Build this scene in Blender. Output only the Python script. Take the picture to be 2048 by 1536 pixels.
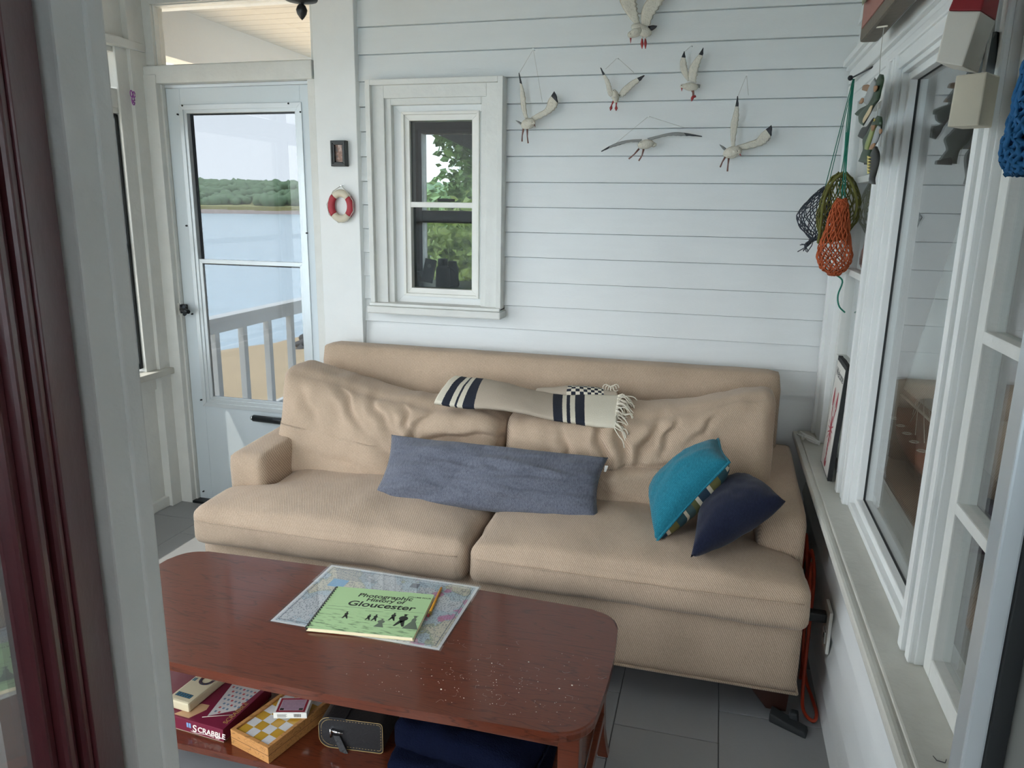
import bpy, bmesh, math, random
from mathutils import Vector, Matrix, noise
from mathutils.geometry import tessellate_polygon
random.seed(7)
for o in list(bpy.data.objects): bpy.data.objects.remove(o)
S = bpy.context.scene
COL = S.collection
PI = math.pi

# ------------------------------------------------------------------ camera
YAW, PITCH, ROLL, FPX, EYE = math.radians(14.971), math.radians(13.287), math.radians(0.868), 1500.0, 1.532
FW = Vector((-math.sin(YAW)*math.cos(PITCH), math.cos(YAW)*math.cos(PITCH), -math.sin(PITCH)))
R0 = Vector((math.cos(YAW), math.sin(YAW), 0)); U0 = R0.cross(FW)
RT = R0*math.cos(ROLL)+U0*math.sin(ROLL); UP = -R0*math.sin(ROLL)+U0*math.cos(ROLL)
cd = bpy.data.cameras.new('camera'); cam = bpy.data.objects.new('camera', cd); COL.objects.link(cam)
cd.sensor_width = 36; cd.lens = 36*FPX/2048; cd.clip_start = .02; cd.clip_end = 3000
M3 = Matrix((RT, UP, -FW)).transposed()
cam.matrix_world = Matrix.Translation((0, 0, EYE)) @ M3.to_4x4()
S.camera = cam

# ------------------------------------------------------------------ sky, sun, exposure
S.view_settings.view_transform = 'Standard'; S.view_settings.look = 'None'
S.view_settings.gamma = 1; S.view_settings.use_curve_mapping = False
S.view_settings.exposure = 0.40
S.cycles.diffuse_bounces = 6; S.cycles.transparent_max_bounces = 16
W = bpy.data.worlds.new('sky'); S.world = W; W.use_nodes = True
nt = W.node_tree; nt.nodes.clear()
wo = nt.nodes.new('ShaderNodeOutputWorld'); wb = nt.nodes.new('ShaderNodeBackground')
tc = nt.nodes.new('ShaderNodeTexCoord'); sx = nt.nodes.new('ShaderNodeSeparateXYZ'); rp = nt.nodes.new('ShaderNodeValToRGB')
nt.links.new(tc.outputs['Generated'], sx.inputs[0]); nt.links.new(sx.outputs['Z'], rp.inputs[0])
nt.links.new(rp.outputs[0], wb.inputs[0]); nt.links.new(wb.outputs[0], wo.inputs[0])
rp.color_ramp.elements[0].position = 0.0; rp.color_ramp.elements[0].color = (.86, .885, .92, 1)
rp.color_ramp.elements[1].position = 0.7; rp.color_ramp.elements[1].color = (.72, .775, .86, 1)
SKY = 7.2
wb.inputs[1].default_value = SKY
sd = bpy.data.lights.new('sun', 'SUN'); sun = bpy.data.objects.new('sun', sd); COL.objects.link(sun)
sd.energy = 9.0; sd.angle = .009; sd.color = (1, .95, .88)
SUND = Vector((1, .66, -2.2)).normalized()
sun.rotation_euler = SUND.to_track_quat('-Z', 'Y').to_euler(); sun.location = (-6, -3, 9)

# ------------------------------------------------------------------ helpers
def ray(px, py): return FW + RT*((px-1024)/FPX) - UP*((py-768)/FPX)
def PY(px, py, Y): d = ray(px, py); v = d*(Y/d.y); v.z += EYE; return v
def PX(px, py, X): d = ray(px, py); v = d*(X/d.x); v.z += EYE; return v
def PZ(px, py, Z): d = ray(px, py); v = d*((Z-EYE)/d.z); v.z += EYE; return v
def lin(r, g, b):
    f = lambda c: (c/255/12.92) if c/255 <= .04045 else ((c/255+.055)/1.055)**2.4
    return (f(r), f(g), f(b), 1)

MATS = {}
class NT:
    def __init__(s, name):
        s.m = bpy.data.materials.new(name); s.m.use_nodes = True; s.t = s.m.node_tree
        s.b = s.t.nodes['Principled BSDF']; s.o = s.t.nodes['Material Output']; MATS[name] = s.m
    def n(s, typ, **k):
        q = s.t.nodes.new('ShaderNode'+typ)
        for a, v in k.items():
            if a == 'i':
                for kk, vv in v.items(): q.inputs[kk].default_value = vv
            else: setattr(q, a, v)
        return q
    def l(s, a, b): s.t.links.new(a, b)
    def coord(s, kind='Object', scale=None):
        c = s.n('TexCoord')
        if scale is None: return c.outputs[kind]
        mp = s.n('Mapping'); mp.inputs['Scale'].default_value = scale; s.l(c.outputs[kind], mp.inputs[0]); return mp.outputs[0]

def mat(name, col, rough=.5, var=.06, vscale=8, bump=0, bscale=60, metal=0, stretch=None, spec=.5, sheen=0):
    """painted / plain surface: colour with soft noise variation and fine relief"""
    k = NT(name); k.b.inputs['Roughness'].default_value = rough; k.b.inputs['Metallic'].default_value = metal
    k.b.inputs['Specular IOR Level'].default_value = spec
    if sheen: k.b.inputs['Sheen Weight'].default_value = sheen
    co = k.coord('Object', stretch or (1, 1, 1))
    nz = k.n('TexNoise', i={'Scale': vscale, 'Detail': 4}); k.l(co, nz.inputs['Vector'])
    mx = k.n('MixRGB'); a = [max(0, c*(1-var)) for c in col[:3]]; b = [min(1, c*(1+var)) for c in col[:3]]
    mx.inputs[1].default_value = (*a, 1); mx.inputs[2].default_value = (*b, 1)
    k.l(nz.outputs['Fac'], mx.inputs[0]); k.l(mx.outputs[0], k.b.inputs['Base Color'])
    if bump:
        n2 = k.n('TexNoise', i={'Scale': bscale, 'Detail': 3}); k.l(co, n2.inputs['Vector'])
        bp = k.n('Bump', i={'Strength': bump, 'Distance': .004}); k.l(n2.outputs['Fac'], bp.inputs['Height']); k.l(bp.outputs[0], k.b.inputs['Normal'])
    return k.m

def fabric(name, col, col2, scale=420, bump=.35, rough=.95, ang=.7, streak=0, var=.12):
    """woven cloth: fine diagonal weave with slubs"""
    k = NT(name); k.b.inputs['Roughness'].default_value = rough; k.b.inputs['Specular IOR Level'].default_value = .15
    k.b.inputs['Sheen Weight'].default_value = .15
    c = k.n('TexCoord'); mp = k.n('Mapping'); mp.inputs['Rotation'].default_value = (ang, 0, ang); k.l(c.outputs['Object'], mp.inputs[0])
    w1 = k.n('TexWave', i={'Scale': scale/6.283*1.0, 'Distortion': 1.2, 'Detail': 1, 'Detail Scale': 3}); k.l(mp.outputs[0], w1.inputs[0])
    w1.bands_direction = 'DIAGONAL'
    nz = k.n('TexNoise', i={'Scale': 350, 'Detail': 2}); k.l(c.outputs['Object'], nz.inputs['Vector'])
    big = k.n('TexNoise', i={'Scale': 5, 'Detail': 4}); k.l(c.outputs['Object'], big.inputs['Vector'])
    add = k.n('Math', operation='MULTIPLY_ADD', i={1: .5}); k.l(w1.outputs['Fac'], add.inputs[0]); 
    h = k.n('Math', operation='MULTIPLY', i={1: .6}); k.l(nz.outputs['Fac'], h.inputs[0]); k.l(h.outputs[0], add.inputs[2])
    src = add.outputs[0]
    if streak:
        mp2 = k.n('Mapping'); mp2.inputs['Scale'].default_value = (streak, streak*.06, streak*.5); k.l(c.outputs['Object'], mp2.inputs[0])
        n3 = k.n('TexNoise', i={'Scale': 1, 'Detail': 3}); k.l(mp2.outputs[0], n3.inputs['Vector'])
        ad2 = k.n('Math', operation='MULTIPLY_ADD', i={1: 1.1}); k.l(n3.outputs['Fac'], ad2.inputs[0]); k.l(add.outputs[0], ad2.inputs[2])
        s2 = k.n('Math', operation='SUBTRACT', i={1: .5}); k.l(ad2.outputs[0], s2.inputs[0]); src = s2.outputs[0]
    mx = k.n('MixRGB'); mx.inputs[1].default_value = col; mx.inputs[2].default_value = col2; k.l(src, mx.inputs[0])
    mv = k.n('MixRGB', blend_type='MULTIPLY', i={0: 1}); k.l(mx.outputs[0], mv.inputs[1])
    rr = k.n('ValToRGB'); rr.color_ramp.elements[0].color = (1-var, 1-var, 1-var, 1); rr.color_ramp.elements[1].color = (1+var*.3,)*3+(1,)
    rr.color_ramp.elements[0].position = .3; rr.color_ramp.elements[1].position = .7
    k.l(big.outputs['Fac'], rr.inputs[0]); k.l(rr.outputs[0], mv.inputs[2]); k.l(mv.outputs[0], k.b.inputs['Base Color'])
    bp = k.n('Bump', i={'Strength': bump, 'Distance': .002}); k.l(src, bp.inputs['Height']); k.l(bp.outputs[0], k.b.inputs['Normal'])
    return k.m

def wood(name, c1, c2, rough=.35, scale=6, axis=(1, 9, 9), bump=.05, coat=0):
    k = NT(name); k.b.inputs['Roughness'].default_value = rough; k.b.inputs['Specular IOR Level'].default_value = .3
    if coat: k.b.inputs['Coat Weight'].default_value = coat; k.b.inputs['Coat Roughness'].default_value = .10; k.b.inputs['Coat IOR'].default_value = 1.7
    c = k.n('TexCoord'); mp = k.n('Mapping'); mp.inputs['Scale'].default_value = axis; k.l(c.outputs['Object'], mp.inputs[0])
    n1 = k.n('TexNoise', i={'Scale': scale*.35, 'Detail': 3, 'Distortion': .6}); k.l(mp.outputs[0], n1.inputs['Vector'])
    sc = k.n('Math', operation='MULTIPLY', i={1: 9.0}); k.l(n1.outputs['Fac'], sc.inputs[0])
    fr = k.n('Math', operation='FRACT'); k.l(sc.outputs[0], fr.inputs[0])
    n2 = k.n('TexNoise', i={'Scale': scale*9, 'Detail': 5}); k.l(mp.outputs[0], n2.inputs['Vector'])
    rr = k.n('ValToRGB'); e = rr.color_ramp.elements; e[0].position = 0; e[0].color = (.42, .42, .42, 1); e[1].position = .16; e[1].color = (1, 1, 1, 1)
    q = rr.color_ramp.elements.new(.9); q.color = (1, 1, 1, 1); q = rr.color_ramp.elements.new(1); q.color = (.7, .7, .7, 1)
    k.l(fr.outputs[0], rr.inputs[0])
    mx = k.n('MixRGB'); mx.inputs[1].default_value = c1; mx.inputs[2].default_value = c2; k.l(n2.outputs['Fac'], mx.inputs[0])
    ml = k.n('MixRGB', blend_type='MULTIPLY', i={0: .9}); k.l(mx.outputs[0], ml.inputs[1]); k.l(rr.outputs[0], ml.inputs[2]); k.l(ml.outputs[0], k.b.inputs['Base Color'])
    bp = k.n('Bump', i={'Strength': bump, 'Distance': .002}); k.l(n2.outputs['Fac'], bp.inputs['Height']); k.l(bp.outputs[0], k.b.inputs['Normal'])
    return k.m

def glass(name, tint=(.95, .97, .97), dust_haze=.03, refl=1.0, dust_haze_col=(.8, .85, .9)):
    k = NT(name); k.t.nodes.remove(k.b)
    tr = k.n('BsdfTransparent'); tr.inputs[0].default_value = (*tint, 1)
    gl = k.n('BsdfGlossy'); gl.inputs['Roughness'].default_value = 0.0; gl.inputs[0].default_value = (1, 1, 1, 1)
    df = k.n('BsdfTranslucent'); df.inputs[0].default_value = (*dust_haze_col, 1)
    d2 = k.n('BsdfDiffuse'); d2.inputs[0].default_value = (*dust_haze_col, 1)
    dm = k.n('MixShader', i={0: .5}); k.l(df.outputs[0], dm.inputs[1]); k.l(d2.outputs[0], dm.inputs[2])
    nz = k.n('TexNoise', i={'Scale': 6, 'Detail': 5}); k.l(k.coord('Object'), nz.inputs['Vector'])
    du = k.n('Math', operation='MULTIPLY', i={1: dust_haze*2}); k.l(nz.outputs['Fac'], du.inputs[0])
    m1 = k.n('MixShader'); k.l(du.outputs[0], m1.inputs[0]); k.l(tr.outputs[0], m1.inputs[1]); k.l(dm.outputs[0], m1.inputs[2])
    # Schlick facing term, same from both sides of the pane
    ge = k.n('NewGeometry'); dt = k.n('VectorMath', operation='DOT_PRODUCT'); k.l(ge.outputs['Incoming'], dt.inputs[0]); k.l(ge.outputs['Normal'], dt.inputs[1])
    ab = k.n('Math', operation='ABSOLUTE'); k.l(dt.outputs['Value'], ab.inputs[0])
    om = k.n('Math', operation='SUBTRACT', i={0: 1}); k.l(ab.outputs[0], om.inputs[1])
    pw = k.n('Math', operation='POWER', i={1: 5}); k.l(om.outputs[0], pw.inputs[0])
    ma = k.n('Math', operation='MULTIPLY_ADD', i={1: .92*refl, 2: .075*refl}); k.l(pw.outputs[0], ma.inputs[0])
    mn = k.n('Math', operation='MINIMUM', i={1: 1}); k.l(ma.outputs[0], mn.inputs[0])
    m2 = k.n('MixShader'); k.l(mn.outputs[0], m2.inputs[0]); k.l(m1.outputs[0], m2.inputs[1]); k.l(gl.outputs[0], m2.inputs[2])
    k.l(m2.outputs[0], k.o.inputs['Surface']); return k.m

OFF = {}
def thing(name, label, cat, loc, group=None, kind=None):
    o = bpy.data.objects.new(name, None); COL.objects.link(o); o.location = loc; o.empty_display_size = .05
    o['label'] = label; o['category'] = cat
    if group: o['group'] = group
    OFF[o] = Vector(loc); return o
def finish(name, bm, m, parent=None, smooth=False, label=None, kind=None, origin=None):
    me = bpy.data.meshes.new(name)
    off = OFF.get(parent, Vector((0, 0, 0))) if origin is None else Vector(origin)
    bmesh.ops.recalc_face_normals(bm, faces=bm.faces[:])
    bm.to_mesh(me); bm.free()
    if off.length: me.transform(Matrix.Translation(-off))
    for mm in (m if isinstance(m, (list, tuple)) else [m]): me.materials.append(MATS[mm] if isinstance(mm, str) else mm)
    if smooth:
        for p in me.polygons: p.use_smooth = True
    o = bpy.data.objects.new(name, me); COL.objects.link(o)
    if parent is not None: o.parent = parent; OFF[o] = off
    elif origin is not None: o.location = off; OFF[o] = off
    if label: o['label'] = label
    if kind: o['kind'] = kind
    return o
def tag(o, label, cat, group=None):
    o['label'] = label; o['category'] = cat
    if group: o['group'] = group
    return o
def struct(name, bm, m, parent=None, smooth=False):
    o = finish(name, bm, m, parent, smooth)
    if parent is None: o['kind'] = 'structure'
    return o

def NB(): return bmesh.new()
def box(bm, x0, x1, y0, y1, z0, z1, bev=0, mi=0):
    vs = [bm.verts.new((x, y, z)) for z in (z0, z1) for y in (y0, y1) for x in (x0, x1)]
    fs = [bm.faces.new([vs[i] for i in q]) for q in ((0, 2, 3, 1), (4, 5, 7, 6), (0, 1, 5, 4), (2, 6, 7, 3), (0, 4, 6, 2), (1, 3, 7, 5))]
    for f in fs: f.material_index = mi
    if bev:
        es = list({e for f in fs for e in f.edges})
        bmesh.ops.bevel(bm, geom=es, offset=bev, segments=2, affect='EDGES', profile=.6)
    return bm
def B(*a, **k): return box(NB(), *a, **k)
def hexa(bm, p, mi=0, bev=0):
    """box from 8 points: bottom 4 (ccw) then top 4"""
    vs = [bm.verts.new(q) for q in p]
    fs = [bm.faces.new([vs[i] for i in q]) for q in ((3, 2, 1, 0), (4, 5, 6, 7), (0, 1, 5, 4), (1, 2, 6, 5), (2, 3, 7, 6), (3, 0, 4, 7))]
    for f in fs: f.material_index = mi
    if bev: bmesh.ops.bevel(bm, geom=list({e for f in fs for e in f.edges}), offset=bev, segments=2, affect='EDGES', profile=.6)
    return bm
def tube(bm, pts, r, n=8, cap=True, mi=0, closed=False):
    pts = [Vector(p) for p in pts]; N = len(pts); rs = r if isinstance(r, (list, tuple)) else [r]*N
    rings = []; prev = None
    for i, p in enumerate(pts):
        if closed: t = (pts[(i+1) % N]-pts[i-1])
        else: t = pts[min(i+1, N-1)]-pts[max(i-1, 0)]
        if t.length < 1e-9: t = Vector((0, 0, 1))
        t.normalize()
        if prev is None:
            a = Vector((0, 0, 1)) if abs(t.z) < .9 else Vector((1, 0, 0)); x = t.cross(a).normalized()
        else:
            x = prev - t*prev.dot(t)
            if x.length < 1e-6: x = t.orthogonal()
            x.normalize()
        prev = x; y = t.cross(x)
        rings.append([bm.verts.new(p+x*math.cos(2*PI*j/n)*rs[i]+y*math.sin(2*PI*j/n)*rs[i]) for j in range(n)])
    for i in range(N if closed else N-1):
        a, b = rings[i], rings[(i+1) % N]
        for j in range(n):
            f = bm.faces.new((a[j], a[(j+1) % n], b[(j+1) % n], b[j])); f.material_index = mi; f.smooth = True
    if cap and not closed:
        bm.faces.new(rings[0][::-1]).material_index = mi; bm.faces.new(rings[-1]).material_index = mi
    return bm
def blade(bm, L, R, thick, nrm, seg=6, mi=0, tipmi=None, tipn=0, pinch=.15, pw=2):
    """lens-section strip between two edge polylines L,R (same count); thickness along nrm"""
    nrm = Vector(nrm).normalized(); N = len(L); rings = []
    for i in range(N):
        a, b = Vector(L[i]), Vector(R[i]); f = min(1, pinch+min(i, N-1-i)/max(1, N*.25)); ring = []
        for j in range(seg+1):
            u = j/seg; ring.append(bm.verts.new(a.lerp(b, u)+nrm*thick*f*math.sqrt(max(0, 1-abs(2*u-1)**pw))*.7))
        for j in range(seg-1, 0, -1):
            u = j/seg; ring.append(bm.verts.new(a.lerp(b, u)-nrm*thick*f*math.sqrt(max(0, 1-abs(2*u-1)**pw))*.3))
        rings.append(ring)
    for i in range(N-1):
        a, b = rings[i], rings[i+1]; m = len(a)
        for j in range(m):
            f = bm.faces.new((a[j], a[(j+1) % m], b[(j+1) % m], b[j])); f.smooth = True
            f.material_index = tipmi if (tipmi is not None and i >= N-1-tipn) else mi
    for r, k in ((rings[0][::-1], 0), (rings[-1], 1)):
        f = bm.faces.new(r); f.material_index = tipmi if (tipmi is not None and k) else mi
    return bm
def ellips(bm, c, rx, ry, rz, rot=None, nu=14, nv=8, mi=0):
    c = Vector(c); rot = rot or Matrix.Identity(3); rows = []
    for i in range(nv+1):
        th = PI*i/nv; row = []
        for j in range(nu):
            ph = 2*PI*j/nu
            row.append(bm.verts.new(c+rot@Vector((rx*math.sin(th)*math.cos(ph), ry*math.sin(th)*math.sin(ph), rz*math.cos(th)))) if 0 < i < nv else None)
        if i in (0, nv): v = bm.verts.new(c+rot@Vector((0, 0, rz*math.cos(th)))); row = [v]*nu
        rows.append(row)
    for i in range(nv):
        for j in range(nu):
            q = [rows[i][j], rows[i+1][j], rows[i+1][(j+1) % nu], rows[i][(j+1) % nu]]
            q = list(dict.fromkeys(q))
            f = bm.faces.new(q); f.smooth = True; f.material_index = mi
    return bm
def prism(bm, poly, z0, z1, mi=0, bev=0, M=None):
    """extrude 2D polygon (x,y) between z0,z1; M maps to world"""
    M = M or Matrix.Identity(4)
    lo = [bm.verts.new(M@Vector((p[0], p[1], z0))) for p in poly]; hi = [bm.verts.new(M@Vector((p[0], p[1], z1))) for p in poly]
    n = len(poly); fs = [bm.faces.new(lo[::-1]), bm.faces.new(hi)]
    fs += [bm.faces.new((lo[i], lo[(i+1) % n], hi[(i+1) % n], hi[i])) for i in range(n)]
    for f in fs: f.material_index = mi
    if bev: bmesh.ops.bevel(bm, geom=list({e for f in fs[:2] for e in f.edges}), offset=bev, segments=2, affect='EDGES', profile=.6)
    return bm
def lathe(bm, prof, c, n=20, mi=0):
    c = Vector(c); rings = [[bm.verts.new(c+Vector((r*math.cos(2*PI*j/n), r*math.sin(2*PI*j/n), z))) for j in range(n)] for r, z in prof]
    for a, b in zip(rings, rings[1:]):
        for j in range(n): f = bm.faces.new((a[j], a[(j+1) % n], b[(j+1) % n], b[j])); f.smooth = True; f.material_index = mi
    bm.faces.new(rings[0][::-1]); bm.faces.new(rings[-1]); return bm
def text_bm(s, size, M, ext=.0004, shear=0, off=0, sx=1, align='LEFT', spacing=1):
    c = bpy.data.curves.new('t', 'FONT'); c.body = s; c.size = size; c.extrude = ext; c.shear = shear; c.offset = off; c.align_x = align; c.space_character = spacing
    o = bpy.data.objects.new('t', c); COL.objects.link(o)
    dg = bpy.context.evaluated_depsgraph_get(); me = bpy.data.meshes.new_from_object(o.evaluated_get(dg))
    bpy.data.objects.remove(o); bpy.data.curves.remove(c)
    me.transform(Matrix.Scale(sx, 4, (1, 0, 0))); me.transform(M)
    bm = NB(); bm.from_mesh(me); bpy.data.meshes.remove(me); return bm
def frame4(o, x, y):
    x = Vector(x).normalized(); y = Vector(y); y = (y-x*y.dot(x)).normalized(); z = x.cross(y)
    m = Matrix((x, y, z)).transposed().to_4x4(); m.translation = Vector(o); return m
def fbm(v, s, oct=3): return noise.fractal(Vector(v)*s, 1.0, 2.0, oct)

# ------------------------------------------------------------------ materials
PW = lin(222, 226, 226)
mat('white_siding', PW, .42, .03, 6, .12, 90, stretch=(1, 1, 6))
mat('white_trim', lin(226, 229, 228), .38, .04, 10, .18, 70)
mat('old_white_paint', lin(214, 216, 212), .5, .08, 14, .5, 45)
mat('sill_paint', lin(196, 196, 188), .55, .08, 18, .35, 60)
mat('door_paint', lin(205, 216, 222), .4, .03, 6, .06, 90)
mat('aluminium', lin(206, 214, 218), .32, .03, 6, 0, 60, metal=.25)
mat('cream_ceiling', lin(192, 192, 190), .6, .05, 6, .2, 40)
mat('floor_tile', lin(146, 148, 149), .5, .07, 5, .12, 60)
mat('grout', lin(96, 98, 100), .9)
mat('dark_metal', lin(46, 50, 54), .35, .05, 10, metal=.6)
mat('black', lin(24, 26, 28), .5)
mat('gasket', lin(38, 42, 44), .7)
mat('burgundy', lin(84, 36, 42), .33, .08, 6, .1, 50)
mat('grey_jamb', lin(132, 134, 130), .5, .05)
mat('grey_wall', lin(176, 178, 176), .7, .05)
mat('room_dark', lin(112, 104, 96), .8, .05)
mat('dark_wood', lin(58, 34, 28), .4, .15, 12)
mat('string', lin(190, 188, 180), .8)
mat('cream', lin(226, 220, 204), .6, .05)
mat('chrome', lin(210, 212, 214), .15, metal=1)
mat('leather_black', lin(30, 30, 32), .45, .1, 20, .3, 140)
mat('thread', lin(176, 150, 100), .8)
mat('white_plastic', lin(228, 228, 222), .35)
mat('orange_cord', lin(168, 54, 26), .5)
mat('sand', lin(196, 172, 136), .9, .12, 1.2, .4, 20)
mat('foliage_far', lin(104, 130, 98), .9, .5, .9, 1, 1.5)
mat('seawall', lin(208, 184, 172), .9, .15, .5)
mat('deck', lin(112, 112, 110), .7)
mat('navy_towel', lin(12, 18, 38), 1, .2, 30, .8, 220, spec=.1)
mat('paper_cream', lin(232, 220, 186), .8)
mat('paper_white', lin(226, 228, 228), .6)
glass('clear_glass', (.97, .98, .98), .012)
glass('door_glass', (.305, .318, .328), .032, .3)  # dark tint dims the outdoor view; extra dust imitates haze over the water
glass('porch_glass', (.60, .60, .59), .008)  # tint added to cut the daylight falling beside the door
glass('transom_glass', (.78, .78, .78), .01)
glass('house_glass', (.92, .95, .95), .006, 1.15)
glass('back_glass', (.46, .50, .505), .002, .22)
glass('film', (.95, .95, .95), .02, .8)
fabric('sofa_cloth', lin(138, 118, 100), lin(212, 190, 167))
fabric('blue_grey_cloth', lin(60, 64, 76), lin(118, 122, 134), 700, .2, .9, .4, 260, .06)
fabric('teal_cloth', lin(12, 84, 104), lin(38, 128, 148), 600, .25, .85, .2, 330, .06)
fabric('navy_cloth', lin(12, 16, 32), lin(34, 40, 62), 600, .25, .95, .4, 240, .06)
wood('table_wood', lin(76, 34, 20), lin(108, 50, 28), .30, 5, (1.2, 12, 12), .05, .4)
wood('chess_wood', lin(172, 118, 66), lin(204, 150, 92), .45, 8, (2, 10, 10))

# ================================================================== SETTING
YB = 3.163            # face of the clapboards on the end wall
XR, XL = .44, -2.65   # house wall with windows, sea-side wall
# floor: staggered grey tiles
fl = struct('floor', B(-2.75, .6, .45, 3.3, -.06, -.004), 'grout')
def shared(name, me, loc, parent, n=[0]):
    o = bpy.data.objects.new(name, me); COL.objects.link(o); o.location = loc; o.parent = parent; return o
tb = NB(); box(tb, -.1535, .1535, -.1535, .1535, -.012, 0, .0018); t0 = finish('floor_tile', tb, 'floor_tile', fl)
tme = t0.data; bpy.data.objects.remove(t0)
ci = 0
for c in range(-8, 2):
    xc = -.2+.155+.31*c
    for r in range(0, 9):
        yc = 2.01+.155+.31*(r-4) + (0 if c % 2 == 0 else .155)
        if .5 < yc < 3.25: shared('floor_tile', tme, (xc, yc, random.uniform(-.0006, .0002)), fl)

def clap(name, parent, a0, a1, z0, z1, axis, face, out, proud=.0135, mats='white_siding'):
    """one clapboard: wedge section, thick butt at the bottom. axis 'x' runs along X on plane y=face (out=-1), 'y' along Y on plane x=face"""
    bm = NB(); top = z1+.012
    sec = [(0, z0), (.026, z0), (.026, top), (.024, top), (.022, z1-.0005), (proud, z1-.0032)]
    n = len(sec); rings = [[bm.verts.new((a, face-out*d, z) if axis == 'x' else (face-out*d, a, z)) for d, z in sec] for a in (a0, a1)]
    bm.faces.new(rings[0][::-1]); bm.faces.new(rings[1])
    for i in range(n): bm.faces.new((rings[0][i], rings[0][(i+1) % n], rings[1][(i+1) % n], rings[1][i]))
    return finish(name, bm, mats, parent)

bw = NB()
y0, y1 = YB+.026, YB+.14
box(bw, -1.36, .56, y0, y1, 0, 1.13); box(bw, -1.36, .56, y0, y1, 1.93, 2.62)
box(bw, -1.79, -1.36, y0, y1, 0, 2.62); box(bw, -1.0, .56, y0, y1, 1.13, 1.93)
box(bw, -2.78, -1.79, y0, y1, 2.41, 2.62)
wall_back = struct('wall_back', bw, 'white_siding')
ZC = [2.269, 2.159, 2.051, 1.948, 1.845, 1.740, 1.635, 1.533, 1.428, 1.323, 1.217, 1.112, 1.009]
ZC = [2.595, 2.487, 2.378] + ZC + [1.009-.105*i for i in range(1, 10)]
for i, z in enumerate(ZC):
    zt = ZC[i-1] if i else 2.62
    if z > .04:
        if zt < 2.07 and z > 1.05:
            clap('clapboard', wall_back, -1.556, -1.47, z, zt, 'x', YB, -1); clap('clapboard', wall_back, -.92, XR+.02, z, zt, 'x', YB, -1)
        else: clap('clapboard', wall_back, -1.556, XR+.02, z, zt, 'x', YB, -1)
# corner board between door and siding, and the strip beside the door
bm = NB(); box(bm, -1.752, -1.555, 3.135, 3.2, 0, 2.62, .003); struct('trim_1', bm, 'white_trim')
bm = NB(); box(bm, -1.792, -1.756, 3.145, 3.2, 0, 2.12, .003); struct('trim_2', bm, 'old_white_paint')

# ---- end-wall window (window_1)
w1 = struct('window_1', NB(), 'white_trim')
def rect_ring(bm, x0, x1, z0, z1, w, ya, yb, bev=.0015, mi=0):
    """mitred rectangular ring in the XZ plane, outer x0..x1,z0..z1, width w, depth ya..yb"""
    O = [(x0, z0), (x1, z0), (x1, z1), (x0, z1)]; I = [(x0+w, z0+w), (x1-w, z0+w), (x1-w, z1-w), (x0+w, z1-w)]
    for i in range(4):
        j = (i+1) % 4
        hexa(bm, [(O[i][0], ya, O[i][1]), (O[j][0], ya, O[j][1]), (I[j][0], ya, I[j][1]), (I[i][0], ya, I[i][1]),
                  (O[i][0], yb, O[i][1]), (O[j][0], yb, O[j][1]), (I[j][0], yb, I[j][1]), (I[i][0], yb, I[i][1])], mi, bev)
def sides3(bm, x0, x1, z0, z1, w, ya, yb, bev=.002):
    box(bm, x0, x0+w, ya, yb, z0, z1, bev); box(bm, x1-w, x1, ya, yb, z0, z1, bev); box(bm, x0+w, x1-w, ya, yb, z1-w, z1, bev)
bm = NB(); sides3(bm, -1.498, -.888, 1.09, 2.047, .022, 3.105, 3.18); sides3(bm, -1.478, -.908, 1.09, 2.03, .056, 3.128, 3.18); sides3(bm, -1.424, -.962, 1.09, 1.976, .028, 3.142, 3.18); finish('casing', bm, 'old_white_paint', w1)
bm = NB(); rect_ring(bm, -1.398, -.966, 1.10, 1.952, .045, 3.17, 3.25); finish('jamb', bm, 'white_trim', w1)
bm = NB(); rect_ring(bm, -1.356, -1.004, 1.134, 1.922, .012, 3.155, 3.23); rect_ring(bm, -1.346, -1.014, 1.146, 1.91, .024, 3.166, 3.23); finish('sash_frame', bm, 'white_plastic', w1)
bm = NB(); box(bm, -1.505, -.88, 3.075, 3.2, 1.058, 1.09, .006); box(bm, -1.498, -.888, 3.09, 3.2, 1.09, 1.104, .004); finish('window_sill', bm, 'old_white_paint', w1)
bm = NB(); box(bm, -1.325, -1.036, 3.168, 3.2, 1.524, 1.547, .002); finish('meeting_rail', bm, 'white_plastic', w1)
bm = NB(); box(bm, -1.325, -1.036, 3.182, 3.188, 1.547, 1.89); finish('pane', bm, 'back_glass', w1)
bm = NB(); box(bm, -1.325, -1.036, 3.196, 3.202, 1.165, 1.524); finish('pane', bm, 'back_glass', w1)
bm = NB(); box(bm, -1.20, -1.12, 3.176, 3.182, 1.549, 1.562, .003); finish('sash_lift', bm, 'gasket', w1)

# ---- door to the side deck (door_1) with glazed insert, transom (window_5)
d1 = struct('door_1', NB(), 'door_paint')
yd = 3.17
bm = NB()
box(bm, -2.545, -2.47, yd, yd+.04, .01, 2.045, .002); box(bm, -1.846, -1.795, yd, yd+.04, .01, 2.045, .002)
box(bm, -2.47, -1.846, yd, yd+.04, 1.962, 2.045, .002); box(bm, -2.47, -1.846, yd, yd+.04, .01, .53, .002)
finish('door_leaf', bm, 'door_paint', d1)
bm = NB(); rect_ring(bm, -2.478, -1.838, .518, 1.972, .022, yd-.006, yd+.02); rect_ring(bm, -2.462, -1.852, .536, 1.956, .022, yd-.001, yd+.03); finish('insert_frame', bm, 'aluminium', d1)
bm = NB(); rect_ring(bm, -2.442, -1.87, .552, 1.262, .02, yd+.004, yd+.022); finish('lower_sash', bm, 'aluminium', d1)
bm = NB(); rect_ring(bm, -2.442, -1.87, 1.235, 1.94, .012, yd+.024, yd+.036); finish('upper_sash', bm, 'dark_metal', d1)
finish('pane', B(-2.43, -1.88, yd+.012, yd+.015, .565, 1.245), 'door_glass', d1)
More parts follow.
